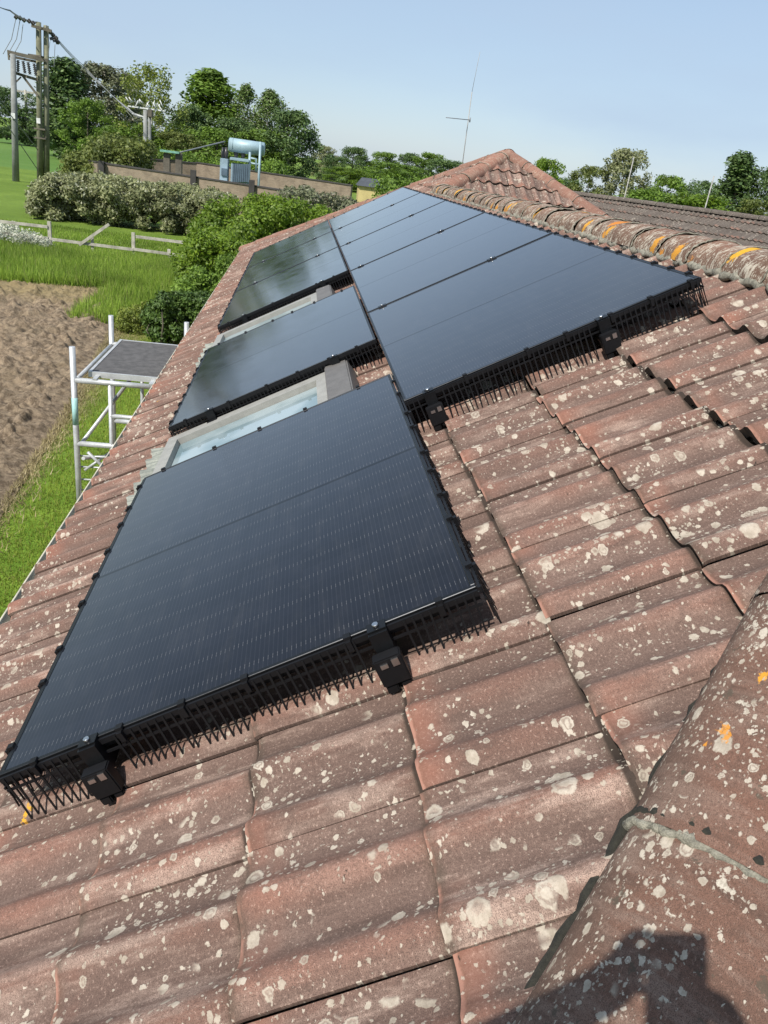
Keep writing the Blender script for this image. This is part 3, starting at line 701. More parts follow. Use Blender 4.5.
def sheet(name, pts, z, mat, kind='structure'):
    n = len(pts); o = link(name, npmesh(name, [(x, y, z) for x, y in pts], [tuple(range(n))], [mat])); return tag(o, kind=kind)
sheet('ground', [(-3000, -3000), (3000, -3000), (3000, 3000), (-3000, 3000)], 0, M['ground'])
sheet('lawn', [(-3.2, -8), (-.2, -8), (-.2, 17), (-3.9, 21.2)], .006, M['lawn'])
sheet('crop_field', [(-400, 62), (-11.5, 78), (-30, 196), (-400, 210)], .006, M['crop'])

# field: displaced soil with clods and furrows along its length
def field_edge(y): return np.interp(y, [-8, 4, 6.86, 10, 15, 18.5, 20.7, 22], [-2.35, -2.45, -2.56, -2.76, -3.24, -3.62, -3.95, -4.4])
rng = np.random.default_rng(3)
def vnoise(X, Y, cell, seed):
    r = np.random.default_rng(seed).random((257, 257)); x = X/cell; y = Y/cell
    xi = np.floor(x).astype(int); yi = np.floor(y).astype(int); fx = x-xi; fy = y-yi; fx = fx*fx*(3-2*fx); fy = fy*fy*(3-2*fy)
    g = lambda a, b: r[a % 256, b % 256]
    return (g(xi, yi)*(1-fx)+g(xi+1, yi)*fx)*(1-fy)+(g(xi, yi+1)*(1-fx)+g(xi+1, yi+1)*fx)*fy
ny = 620; nx = 330
ys = -6+(27.6)*(np.linspace(0, 1, ny)); tt = np.linspace(0, 1, nx)
Yg, Tg = np.meshgrid(ys, tt, indexing='ij'); wid = 13*Tg**1.25+22*Tg**4
Xg = field_edge(Yg)-wid
Zg = .03+.05*(vnoise(Xg, Yg, .30, 1)**2)*1.0+.15*vnoise(Xg, Yg, .15, 2)**3+.08*vnoise(Xg, Yg, .08, 4)**2+.020*np.cos((Xg+.06*Yg)*2*np.pi/.62)
Zg = .02+Zg*np.clip(wid/.5, 0, 1)*np.clip((21.6-Yg)/.8, 0.15, 1)
Yg2 = Yg+(vnoise(Xg, Yg, 1.1, 6)-.5)*.5*np.clip((Yg-19)/2, 0, 1)
idx = np.arange(nx*ny).reshape(ny, nx)
q = np.stack([idx[:-1, :-1], idx[:-1, 1:], idx[1:, 1:], idx[1:, :-1]], -1).reshape(-1, 4)[:, ::-1]
tag(link('ploughed_field', npmesh('ploughed_field', np.stack([Xg, Yg2, Zg], -1).reshape(-1, 3), q, [M['soil']], True)), kind='structure')

# grass blades (uncountable)
def blades(name, px, py, h, mat, wd=.006, seed=0, label=None, zb=0.0, lean=.35):
    r = np.random.default_rng(seed); n = len(px); hh = h*r.uniform(.5, 1.15, n); a = r.uniform(0, 2*np.pi, n); l = hh*lean*r.uniform(.2, 1.4, n); b = r.uniform(0, 2*np.pi, n)
    P = np.stack([px, py, np.full(n, zb)], 1); s = np.stack([np.cos(a), np.sin(a), np.zeros(n)], 1)*(wd*r.uniform(.7, 1.4, n))[:, None]
    tip = P+np.stack([np.cos(b)*l, np.sin(b)*l, hh], 1)
    V = np.stack([P-s, P+s, tip], 1).reshape(-1, 3); Fq = np.arange(3*n).reshape(-1, 3)
    o = link(name, npmesh(name, V, Fq, [mat])); return tag(o, label, 'grass', kind='stuff')
r = np.random.default_rng(11)
n = 110000; y = 3+18.5*r.random(n)**1.25; x = field_edge(y)+.05+(r.random(n)**.85)*(np.where(y < 14, 2.4, 3.4))
k = r.random(n) < np.clip((x-field_edge(y))/.3, .2, 1); x = x[k]; y = y[k]
blades('lawn_grass', x, y, .055, M['grassblade'], .0045, 1, 'short green lawn grass along the house beside the ploughed field', .005)
n = 9000; y = 3+18*r.random(n); x = field_edge(y)+np.abs(r.normal(0, .16, n))-.10
n2 = 26000; x2 = -3.6-16*r.random(n2)**1.3; y2 = 20.3+1.6*r.random(n2)+.3*np.sin(x2*1.3)
blades('dry_grass', np.r_[x, x2], np.r_[y, y2], .08, M['straw'], .006, 2, 'dry straw coloured grass along the edge of the ploughed field', .02, .9)
n = 120000; x = -3.2-17*r.random(n)**1.2; y = 21.7+6.5*r.random(n)+.35*np.sin(x*1.1)
n2 = 26000; x2 = -1.2-3.4*r.random(n2); y2 = 17.3+10*r.random(n2)
k = x2 > -4.6; 
blades('tall_grass', np.r_[x, x2[k]], np.r_[y, y2[k]], .38, M['tallgrass'], .013, 3, 'tall green grass and weeds growing between the ploughed field and the fence')
n = 60000; x = -2-18*r.random(n); y = 28+8*r.random(n)
blades('meadow_grass', x, y, .13, M['tallgrass'], .014, 4, 'shorter meadow grass behind the wooden fence')

# ---------------------------------------------------------------- foliage
def leafcloud(cent, rad, n, size, seed, squash=1.0, shell=.55, mat=None, name='crown', aspect=.6):
    r = np.random.default_rng(seed); cent = np.asarray(cent, float); rad = np.asarray(rad, float)
    w_ = rad**2; w_ = w_/w_.sum(); c = r.choice(len(cent), n, p=w_)
    d = r.normal(size=(n, 3)); d /= np.linalg.norm(d, axis=1)[:, None]
    rr = rad[c]*(shell+(1-shell)*r.random(n)**.7)*r.uniform(.8, 1.18, n)
    P = cent[c]+d*rr[:, None]*np.array([1, 1, squash])
    nrm = d*.7+r.normal(size=(n, 3))*.6+np.array([0, 0, .35]); nrm /= np.linalg.norm(nrm, axis=1)[:, None]
    a = np.cross(nrm, r.normal(size=(n, 3))); a /= np.linalg.norm(a, axis=1)[:, None]; b = np.cross(nrm, a)
    s = (size*r.uniform(.55, 1.35, n))[:, None]; a *= s; b *= s*aspect
    V = np.stack([P-a, P-b*.9-a*.1, P+a, P+b*.9+a*.1], 1).reshape(-1, 3)
    return npmesh(name, V, np.arange(4*n).reshape(-1, 4), [mat])

def limbs(H, tr, cents, seed, lean=.02, rbase=.18, nl=14):
    rnd = random.Random(seed); t = MB(); pts = []
    for i in range(7):
        f = i/6; pts.append(Vector((math.sin(f*3+seed)*lean*H*f, math.cos(f*2+seed)*lean*H*f, f*tr)))
    t.tube(pts, [rbase*(1-.75*i/6) for i in range(7)], 8)
    cs = sorted(cents, key=lambda c: rnd.random())[:nl]
    for c in cs:
        c = Vector(c); zz = max(.15*H*.5, min(tr*.95, c.z-.45*math.hypot(c.x, c.y)-.05*H)); f = zz/tr; i = min(5, int(f*6)); p = pts[i].lerp(pts[i+1], f*6-i)
        md = p.lerp(c, .5)+Vector((rnd.uniform(-.04, .04)*H, rnd.uniform(-.04, .04)*H, -.02*H))
        r0 = rbase*(1-.75*f)*.5; t.tube([p, md, c], [r0, r0*.6, r0*.2], 6)
    return t

TREES = {}; WU = {}
def template(kind, seed):                    # unit trees 10 m tall, about 10*w wide
    if (kind, seed) in TREES: return TREES[kind, seed]
    rnd = random.Random(seed*7+3); H = 10.0; cents = []; rads = []
    spec = {'round': (.50, .03, 70, .95, 10000, .16, .9, 'leaf_dark', 'bark'),
            'broad': (.55, .02, 85, .85, 11000, .16, .85, 'leaf_mid', 'bark'),
            'tall': (.30, .03, 85, .72, 11000, .14, 1.2, 'leaf_mid', 'bark'),
            'birch': (.34, .06, 85, .62, 8500, .12, 1.3, 'leaf_birch', 'barkpale'),
            'willow': (.46, .08, 70, .70, 7000, .13, 1.3, 'leaf_yellow', 'barkpale'),
            'loose': (.46, .04, 110, .66, 12500, .14, 1.0, 'leaf_greybrown', 'bark')}[kind]
    wr, lowz, K, cr, nleaf, ls, sq, lm, bm_ = spec
    for i in range(K):
        f = lowz+(1-lowz)*rnd.random()**.9
        if kind in ('tall', 'birch'): env = math.sin(math.pi*min(1, (f*.93+.10)))**.7*(1-(.62 if kind == 'tall' else .4)*f)
        elif kind == 'willow': env = math.sin(math.pi*min(1, f*.80+.14))**.6
        else: env = math.sin(math.pi*min(1, f*.82+.13))**.62
        env *= rnd.uniform(.62, 1.15)
        a = rnd.uniform(0, 2*math.pi); rr = env*wr*H*(rnd.random()**.4)*.82
        c_ = cr*rnd.uniform(.55, 1.25)
        cents.append((math.cos(a)*rr, math.sin(a)*rr, min(f*H, H-c_*sq*.9))); rads.append(c_)
    me = leafcloud(cents, rads, nleaf, ls, seed, sq, .45, M[lm], 'crown')
    tr = limbs(H, H*.80, cents, seed, .02, .20 if kind != 'birch' else .14, 24).mesh('trunk'); tr.materials.append(M[bm_])
    co = np.empty(len(me.vertices)*3, dtype=np.float32); me.vertices.foreach_get('co', co); co = co.reshape(-1, 3)
    WU[kind, seed] = float(np.percentile(np.abs(co[:, :2]), 94))*2.0
    TREES[kind, seed] = (me, tr); return me, tr

MATS_OVER = {}
def tree(kind, seed, x, ytop, Y, width_px, label, mat=None, cat='tree', rz=None, name='tree', group=None, zb=0.0):
    p = at(x, ytop, Y); depth = RW[2] @ (p-CW); h = (p[2]-zb); wpx = width_px*1.12*depth/F
    me, tr = template(kind, seed)
    if mat:
        key = (kind, seed, mat)
        if key not in MATS_OVER:
            m2 = me.copy(); m2.materials.clear(); m2.materials.append(M[mat]); MATS_OVER[key] = m2
        me = MATS_OVER[key]
    e = empty(name, (p[0], p[1], zb), (0, 0, rz if rz is not None else (seed*1.7+x) % 6.28), label=label, cat=cat, group=group)
    wu = WU[kind, seed]
    e.scale = (wpx/wu, wpx/wu, h/10)
    for nm, mm in (('crown', me), ('trunk', tr)):
        o = bpy.data.objects.new(nm, mm); COL.objects.link(o); o.parent = e
    return e
G1 = 'trees along the skyline'
TL = [
 ('broad', 15, 60, 110, 118, 34, 'dark green bushy tree at the foot of the tall tree beside the poles', 'leaf_dark'),
 ('broad', 16, 132, 122, 96, 60, 'mid green bushy tree under the willow left of the transformer poles', 'leaf_mid'),
 ('round', 20, 238, 118, 102, 46, 'dark rounded tree low between the pointed tree and the birches', 'leaf_dark'),
 ('broad', 37, 268, 130, 99, 56, 'mid green tree low in front of the birches', 'leaf_mid'),
 ('broad', 38, 350, 168, 130, 40, 'low bright green bushy tree just above the yellow shed', 'leaf_bright'),
 ('round', 1, 12, 88, 150, 44, 'dark round tree at the left edge behind the smaller electricity pole', 'leaf_dark'),
 ('tall', 2, 65, 58, 112, 46, 'tall dark green tree just right of the twin wooden electricity poles', 'leaf_dark'),
 ('loose', 3, 100, 64, 118, 62, 'broad grey green tree between the tall dark tree and the willow', 'leaf_greybrown'),
 ('loose', 13, 124, 74, 135, 40, 'grey green tree mostly hidden behind the yellow green willow', 'leaf_grey'),
 ('broad', 4, 86, 98, 100, 44, 'low bright green tree in front of the broad grey green tree', 'leaf_mid'),
 ('willow', 5, 152, 64, 98, 56, 'yellow green willow with pale bare branches behind the transformer poles', 'leaf_yellow'),
 ('tall', 6, 211, 70, 110, 52, 'tall pointed green tree left of the pale blue tank', 'leaf_mid'),
 ('round', 7, 190, 105, 104, 38, 'dark green round tree low between willow and pointed tree', 'leaf_dark'),
 ('broad', 17, 178, 132, 92, 46, 'low olive bush like tree at the foot of the willow', 'leaf_olive'),
 ('birch', 8, 247, 84, 108, 36, 'slender birch rising left above the pale blue tank', 'leaf_birch'),
 ('birch', 18, 270, 90, 106, 36, 'birch rising right of the pale blue tank beside the dark round tree', 'leaf_birch'),
 ('round', 9, 292, 110, 98, 54, 'big dark round tree at the right end of the near row of trees', 'leaf_dark'),
 ('broad', 19, 218, 128, 96, 60, 'spreading mid green tree directly behind the pale blue tank', 'leaf_mid'),
 ('loose', 10, 326, 146, 170, 22, 'small grey green tree just right of the big dark round tree', 'leaf_grey'),
 ('round', 11, 334, 156, 165, 22, 'small dark tree low beside the small grey green tree', 'leaf_dark'),
 ('round', 21, 355, 147, 180, 30, 'dark rounded tree above the small yellow shed', 'leaf_dark'),
 ('broad', 12, 384, 152, 178, 34, 'olive green rounded tree right of the tree above the yellow shed', 'leaf_mid'),
 ('round', 31, 410, 153, 190, 28, 'dark tree in the distant row left of the pyramid roof', 'leaf_dark'),
 ('broad', 14, 432, 153, 185, 32, 'rounded distant tree whose right side meets the pyramid roof', 'leaf_mid'),
 ('broad', 22, 400, 164, 150, 54, 'low bright green hedge tree in front of the distant row', 'leaf_mid'),
 ('broad', 23, 450, 160, 150, 40, 'low distant tree partly behind the left hip of the pyramid roof', 'leaf_dark'),
 ('broad', 24, 548, 159, 70, 36, 'bright green tree just right of the pyramid roof apex', 'leaf_bright'),
 ('broad', 25, 594, 166, 82, 38, 'olive tree left of the tall grey green tree beyond the grey roof', 'leaf_olive'),
 ('loose', 26, 631, 149, 80, 44, 'tall grey green loose crowned tree beyond the grey tiled roof', 'leaf_grey'),
 ('broad', 27, 672, 176, 85, 44, 'rounded green tree right of the tall grey green tree', 'leaf_mid'),
 ('round', 28, 703, 180, 100, 36, 'dark green tree left of the tall tree at the right edge', 'leaf_dark'),
 ('tall', 29, 744, 152, 84, 46, 'tall dark green tree at the right edge above the grey roof', 'leaf_dark'),
 ('loose', 30, 775, 168, 82, 36, 'dark tree cut by the right edge of the picture', 'leaf_dark'),
 ('broad', 32, 650, 190, 66, 70, 'low bright green bushy tree behind the left pale pole', 'leaf_mid'),
 ('broad', 33, 700, 194, 64, 70, 'low bright green bushy tree between the two pale poles', 'leaf_bright'),
 ('broad', 34, 764, 200, 62, 50, 'low yellow green bushy tree at the right edge under the tall dark tree', 'leaf_olive'),
 ('broad', 35, 566, 178, 90, 34, 'small dark green tree behind the top end of the grey tiled roof', 'leaf_dark'),
 ('loose', 36, 35, 108, 150, 26, 'dark bushy tree between the two electricity poles far off', 'leaf_dark'),
]
for kd, sd, x, yt, Y, wp, lb, mt in TL: tree(kd, sd % 12 if sd > 12 else sd, x, yt, Y, wp, lb, mt, group=G1)

# bushes and hedges
def bush(name, spots, n, size, mat, label, cat, seed, squash=.8, shell=.5, stems=8, aspect=.6):
    """spots: (x, y, z, r) clumps in world coordinates"""
    c = np.array([s[:3] for s in spots]); o0 = c.mean(0); o0[2] = 0
    e = empty(name, tuple(o0), label=label, cat=cat)
    link('foliage', leafcloud(c-o0, [s[3] for s in spots], n, size, seed, squash, shell, M[mat], 'foliage', aspect), None, e)
    t = MB(); rnd = random.Random(seed)
    for s in rnd.sample(spots, min(stems, len(spots))):
        b = Vector((s[0]-o0[0], s[1]-o0[1], 0)); t.tube([b+Vector((rnd.uniform(-.1, .1), 0, 0)), b+Vector((rnd.uniform(-.1, .1), rnd.uniform(-.1, .1), s[2]*.55)), b+Vector((0, 0, s[2]))], [.03, .02, .008], 6)
    t.build('stems', M['bark'], e); return e
def spots_px(x0, x1, top, bot, Y0, Y1, k, rr, seed):
    """clumps that fill a hedge standing between world y Y0 and Y1; its top outline follows the pixels top(x)"""
    rnd = random.Random(seed); out = []
    for i in range(k):
        x = rnd.uniform(x0, x1); Y = rnd.uniform(Y0, Y1); f = rnd.random()**.6
        zt = at(x, top(x), (Y0+Y1)/2)[2]; r_ = rr*rnd.uniform(.6, 1.25)
        p = at(x, 200, Y); z = max(r_*.5, zt*(.12+.88*f)-r_*.7)
        out.append((p[0], p[1], z, r_))
    return out
ip = lambda xs, ys: (lambda x: float(np.interp(x, xs, ys)))
bush('hedge', spots_px(32, 232, ip([32, 50, 90, 140, 200, 235], [190, 172, 172, 178, 185, 192]), 0, 38, 41.5, 420, .42, 1), 120000, .075, 'leaf_grey', 'large grey green willow hedge between the fence and the brick walled compound', 'hedge', 41, shell=.15)
bush('shrub', spots_px(200, 335, ip([200, 215, 255, 300, 335], [215, 200, 193, 196, 206]), 0, 30, 34, 90, .5, 2), 34000, .075, 'leaf_bright', 'bright green leafy shrub behind the far eave corner of the roof', 'shrub', 42)
bush('shrub', spots_px(280, 352, ip([280, 310, 352], [188, 184, 196]), 0, 40, 44, 60, .5, 7), 18000, .08, 'leaf_greybrown', 'brownish grey shrub right of the bright green shrub near the compound wall', 'shrub', 47)
bush('shrub', spots_px(186, 250, ip([186, 200, 225, 250], [250, 228, 222, 222]), 0, 21.5, 24, 60, .38, 3), 22000, .055, 'leaf_bright', 'mid green bush growing against the far eave below the bright shrub', 'shrub', 43)
bush('shrub', spots_px(185, 240, ip([185, 200, 240], [275, 262, 255]), 0, 17.8, 19.5, 36, .3, 13), 12000, .045, 'leaf_mid', 'lower mid green bush between the fence end and the dark nettle patch', 'shrub', 53)
bush('nettle_clump', spots_px(148, 210, ip([148, 160, 185, 210], [308, 292, 288, 292]), 0, 15.6, 17.2, 60, .20, 4), 16000, .042, 'leaf_nettle', 'dark green nettle clump behind the scaffold platform beside the eave', 'plant clump', 44)
bush('mustard_plant', spots_px(118, 146, ip([118, 146], [308, 300]), 0, 16.6, 17.6, 26, .16, 5), 4200, .03, 'leaf_yellow', 'yellow flowering weed left of the dark nettle clump', 'plant', 45)
bush('cow_parsley', spots_px(-8, 45, ip([-8, 15, 45], [222, 222, 236]), 0, 27.2, 29.0, 46, .26, 6), 6000, .035, 'leaf_white', 'cream white flowering cow parsley around the left end of the fence', 'plant', 46)
bush('shrub', spots_px(66, 150, ip([66, 85, 110, 150], [160, 140, 132, 140]), 0, 56, 62, 90, .9, 8), 26000, .12, 'leaf_olive', 'light olive bush behind the left corner of the brick compound', 'shrub', 48, shell=.3)
bush('hedge', spots_px(262, 352, ip([262, 352], [176, 184]), 0, 92, 97, 50, .8, 9), 12000, .16, 'leaf_mid', 'low green hedge along the far side of the compound left of the shed', 'hedge', 49)
bush('hedge', spots_px(0, 60, ip([0, 60], [132, 139]), 0, 188, 194, 50, 1.6, 10), 9000, .3, 'leaf_dark', 'dark low hedge at the far side of the green field', 'hedge', 50)
bush('hedge', spots_px(380, 470, ip([380, 470], [176, 172]), 0, 70, 76, 50, 1.0, 12), 14000, .14, 'leaf_mid', 'green hedge right of the yellow shed beyond the panels', 'hedge', 52)
bush('hedge', spots_px(120, 275, ip([120, 160, 275], [150, 148, 158]), 0, 84, 90, 90, 1.3, 14), 22000, .17, 'leaf_mid', 'mid green hedge running behind the pale blue tank', 'hedge', 54)

# ---------------------------------------------------------------- wooden fence with a broken rail
fe = empty('post_and_rail_fence', (-8.07, 28.2, 0), label='weathered post and rail fence with a broken hanging rail', cat='fence')
def fp(x, z): return (x+8.07, 0, z)
for x in (-16.6, -13.8, -10.9, -8.07, -5.2, -3.95, -2.35):
    MB().box((x+8.07-.06, -.05, -.02), (x+8.07+.06, .05, 1.02+random.uniform(-.05, .05) if x != -3.95 else .55)).build('post', M['woodgrey'], fe, .006)
def frail(a, b, y=-.07): MB().bar((a[0]+8.07, y, a[1]), (b[0]+8.07, y, b[1]), .04, .10).build('rail', M['woodgrey'], fe, .004)
for a, b in ((-16.6, -13.8), (-13.8, -10.9), (-10.9, -8.1)): frail((a, .84), (b-.01, .84)); frail((a, .45), (b-.01, .45))
frail((-8.05, .44), (-5.2, .40)); frail((-5.19, .42), (-2.3, .36)); frail((-5.1, .86), (-2.3, .84))
frail((-7.05, .36), (-6.0, 1.18), -.14); frail((-6.62, .02), (-6.62, .72), -.02); frail((-6.6, .03), (-6.1, .03), -.16)

# ---------------------------------------------------------------- scaffold tower
sc = empty('scaffold_tower', (-1.5, 6.1, 0), label='small aluminium scaffold tower with a grey board platform beside the eave', cat='scaffold')
def sp(x, y, z): return (x+1.5, y-6.1, z)
TX0, TX1, TY0, TY1 = -1.47, -.62, 6.12, 7.75
for (x, y, zt) in ((TX0, TY0, 2.28), (TX0, TY1, 2.27), (TX1, TY1, 2.28), (TX1, TY0, 2.10)):
    po = MB().tube([sp(x, y, .06), sp(x, y, zt)], .0285, 14).build('post', M['alu'], sc)
    MB().tube([sp(x, y, .0), sp(x, y, .02)], .06, 14).tube([sp(x, y, .02), sp(x, y, .07)], .016, 10).build('foot', M['steel'], po)
MB().tube([sp(TX0, TY0, 1.50), sp(TX0, TY0, 1.78)], .0292, 14).build('sticker', M['tealtape'], sc)
for y in (TY0, TY1):
    for z in ((1.955, 1.30, .72, .42) if y == TY0 else (1.94, 1.55, 1.0, .5)):
        MB().tube([sp(TX0, y, z), sp(TX1, y, z)], .027, 12).build('transom', M['alu'], sc)
    MB().tube([sp(-1.13, y, 1.95), sp(-1.13, y, .42)], .021, 12).build('middle_post', M['alu'], sc)
    MB().tube([sp(-1.13, y, 1.62), sp(TX1, y, 1.62)], .021, 12).build('rung', M['alu'], sc)
for x in (TX0, TX1):
    MB().tube([sp(x, TY0, 1.93), sp(x, TY1, 1.93)], .021, 12).build('ledger', M['alu'], sc)
    MB().tube([sp(x, TY0, .35), sp(x, TY1, .35)], .021, 12).build('ledger', M['alu'], sc)
MB().tube([sp(TX0+.03, TY0+.03, 1.28), sp(-1.0, TY1-.1, 1.92)], .020, 12).build('brace', M['alu'], sc)
MB().tube([sp(-1.05, TY0+.03, .75), sp(-.80, TY1, 1.92)], .020, 12).build('brace', M['alu'], sc)
MB().tube([sp(TX0+.03, TY1, .55), sp(TX0+.03, TY0+.1, 1.1)], .018, 12).build('brace', M['alu'], sc)
for i, z in enumerate((1.16, 1.04, .90, .78)):
    MB().tube([sp(TX0, TY0+.02, z), sp(-1.02, TY0+.02, z+.01)], .009, 8).build('rung', M['alu'], sc)
MB().tube([sp(-1.36, TY0-.02, 1.22), sp(-1.08, TY0+.1, .86)], .016, 8).build('hook_strut', M['alu'], sc)
MB().tube([sp(-1.40, TY0-.02, 1.02), sp(-1.16, TY0+.1, 1.20)], .014, 8).build('hook_strut', M['alu'], sc)
dk = MB().box(sp(-1.33, 6.26, 2.0), sp(-.665, 7.66, 2.016)).build('platform', M['deck'], sc)
rm_ = MB(); rm_.box(sp(-1.36, 6.235, 1.965), sp(-1.332, 7.69, 2.022)); rm_.box(sp(-.663, 6.235, 1.965), sp(-.635, 7.69, 2.022)); rm_.box(sp(-1.331, 6.235, 1.965), sp(-.664, 6.258, 2.02)); rm_.box(sp(-1.331, 7.662, 1.965), sp(-.664, 7.69, 2.02))
rm_.build('rim', M['deckrim'], dk)
hk = MB()
for x in (-1.27, -.74): hk.box(sp(x-.02, 6.10, 1.975), sp(x+.02, 6.235, 1.99))
hk.build('hook', M['alu'], dk)

# ---------------------------------------------------------------- electricity poles and lines
def P_(x, y, Y): return Vector(at(x, y, Y))
YPp = 62.0
hp = empty('electricity_pole', tuple(P_(42, 190, YPp)*1.0*Vector((1, 1, 0))) if False else (P_(41, 180, YPp).x, YPp, 0), label='pair of tall greenish wooden electricity poles bolted side by side', cat='electricity pole')
O = Vector(hp.location)
a = P_(38.5, 22, YPp)-O; b = P_(45, 25, YPp)-O
g1 = P_(40.3, 184, YPp)-O; g2 = P_(45.6, 184, YPp)-O
MB().tube([(g1.x, 0, 0), (a.x, 0, a.z)], [.23, .17], 14).build('pole', M['pole'], hp); MB().tube([(g2.x, .25, 0), (b.x, .25, b.z)], [.22, .17], 14).build('pole', M['pole'], hp)
c = P_(41, 23, YPp)-O; MB().bar((c.x-.6, -.1, c.z-.25), (c.x+.7, -.1, c.z-.40), .15, .18).build('crossarm', M['poledark'], hp)
st = MB()
for z in (3.0, 3.6, 8.2): MB().box((-.30, -.22, z), (.55, .42, z+.10)).build('band', M['poledark'], hp)
k_ = 4.2/a.z; xx = g1.x*(1-k_)+a.x*k_; MB().box((xx-.13, -.30, 4.0), (xx+.13, -.25, 4.35)).build('plate', M['whiteins'], hp)
lp = empty('electricity_pole', (P_(16, 182, YPp-1).x, YPp-1, 0), label='shorter grey electricity pole left of the tall pair', cat='electricity pole')
O2 = Vector(lp.location); a = P_(13, 54, YPp-1)-O2
MB().tube([(0, 0, 0), (a.x, 0, a.z)], [.24, .17], 14).build('pole', M['polegrey'], lp); xx = a.x*4.3/a.z; MB().box((xx-.13, -.30, 4.1), (xx+.13, -.25, 4.45)).build('plate', M['whiteins'], lp)
ar = empty('switchgear_frame', tuple(P_(14, 55, YPp-.5)), label='crossarm frame with hanging black insulators joining the poles', cat='switchgear')
O3 = Vector(ar.location); f_ = MB()
f_.bar(P_(8, 52, YPp-.8)-O3, P_(48, 61, YPp-.3)-O3, .18, .22); f_.bar(P_(9, 56, YPp-.1)-O3, P_(37, 62, YPp+.3)-O3, .15, .15); f_.bar(P_(12, 72, YPp-.5)-O3, P_(38, 80, YPp-.5)-O3, .15, .18)
f_.bar(P_(22, 75, YPp-.5)-O3, P_(38, 96, YPp-.5)-O3, .13, .13); f_.bar(P_(16, 82, YPp-.5)-O3, P_(21, 77, YPp-.5)-O3, .08, .08); f_.bar(P_(8, 50, YPp-.8)-O3, P_(9, 60, YPp-.8)-O3, .1, .1)
f_.build('frame', M['poledark'], ar)
for x in (13, 18, 23, 28, 34):
    y = 59+(x-13)*.22; s_ = MB(); p0 = P_(x, y, YPp-.8)-O3; p1 = P_(x+(2 if x > 20 else 0), y+12, YPp-.8)-O3
    s_.tube([p0.lerp(p1, i/12) for i in range(13)], [.05 if i % 2 else .13 for i in range(13)], 10)
    s_.build('insulator', M['insul'], ar)
def wire(pts, label, r_=.020, n=12, sag=0.0, cat='power line', name='power_line', grp='wires of the overhead power line'):
    pts = [Vector(p) for p in pts]; out = []
    for i in range(len(pts)-1):
        for k in range(n):
            t = k/n; p = pts[i].lerp(pts[i+1], t); p.z -= sag*4*t*(1-t); out.append(p)
    out.append(pts[-1]); o0 = out[0]
    o = MB().tube([p-o0 for p in out], r_, 6).build(name, M['wire'], None); o.location = o0
    return tag(o, label, cat, grp)
YT = 66.0
def ins_string(p, q, label):
    o = MB(); p = Vector(p); q = Vector(q); n = 5
    for i in range(n): o.tube([p.lerp(q, i/n), p.lerp(q, (i+.55)/n)], .15, 8)
    ob = o.build('insulator_string', M['whiteins'], None); return ob
for j, dy in enumerate((0, 1.8, 3.4)):
    wire([P_(-30, -10-dy*.6, YPp-14), P_(10, 10+dy*.3, YPp-1), P_(38-j*1, 22+dy*.4, YPp-.4)], ('top', 'middle', 'lowest')[j]+' of the three wires running from the pole top out of the upper left corner', sag=.15)
    wire([P_(46, 25+dy*.5, YPp), P_(84, 66+dy, YPp+5), P_(136+j*3, 117+dy*.6, YT-2)], ('top', 'middle', 'lowest')[j]+' of the three wires descending from the tall poles to the transformer poles', sag=.12)
isx = MB()
def addins(x0, y0, x1, y1, Yv, r_=.14):
    p = P_(x0, y0, Yv)-Vector(hp.location); q = P_(x1, y1, Yv)-Vector(hp.location)
    m_ = MB()
    for i in range(4): m_.tube([p.lerp(q, i/4), p.lerp(q, (i+.6)/4)], r_, 8)
    m_.build('insulator', M['insul'], hp)
for x, y in ((15, 17), (19, 18), (23, 20), (28, 21), (32, 23)): addins(x, y-1, x+2.4, y+1.5, YPp-.6)
for x, y in ((46, 28), (49, 31), (52, 34), (55, 37), (57, 41)): addins(x, y, x+2.4, y+2.5, YPp+.5)
for x, y in ((50, 38), (53, 40), (56, 42)): addins(x, y+1, x+4, y-.4, YPp+.5, .10)
for j, (x0, y0, x1, y1) in enumerate(((16, 18, 3, 54), (20, 20, 9, 52), (23, 24, 15, 52))):
    wire([P_(x0, y0, YPp-.6), P_((x0+x1)/2+2, (y0+y1)/2+3, YPp-.6), P_(x1, y1, YPp-.8)], ('left', 'middle', 'right')[j]+' jumper wire dropping from the line to the switchgear frame', .025)
for j, (x0, y0, x1, y1) in enumerate(((50, 41, 48, 57), (55, 44, 54, 68))):
    wire([P_(x0, y0, YPp), P_(x1, y1, YPp)], ('short', 'longer')[j]+' jumper wire hanging right of the tall poles', .022)
wire([P_(-25, 70, YPp-8), P_(38, 150, YPp-.5)], 'upper stay wire slanting down from the left edge to the tall poles', .03, cat='stay wire', name='stay_wire', grp='stay wires')
wire([P_(-25, 78, YPp-8), P_(42, 176, YPp-.5)], 'lower stay wire slanting down from the left edge to the foot of the tall poles', .03, cat='stay wire', name='stay_wire', grp='stay wires')
dp = empty('electricity_pole', (P_(26.5, 110, 150).x, 150, 0), label='distant small electricity pole with crossarm seen between the near poles', cat='electricity pole')
O4 = Vector(dp.location); t4 = P_(26.5, 90, 150)-O4; MB().tube([(0, 0, 0), (0, 0, t4.z)], [.3, .22], 8).build('pole', M['woodgrey'], dp); MB().bar((-1.4, 0, t4.z-.3), (1.4, 0, t4.z-.3), .2, .25).build('crossarm', M['woodgrey'], dp)
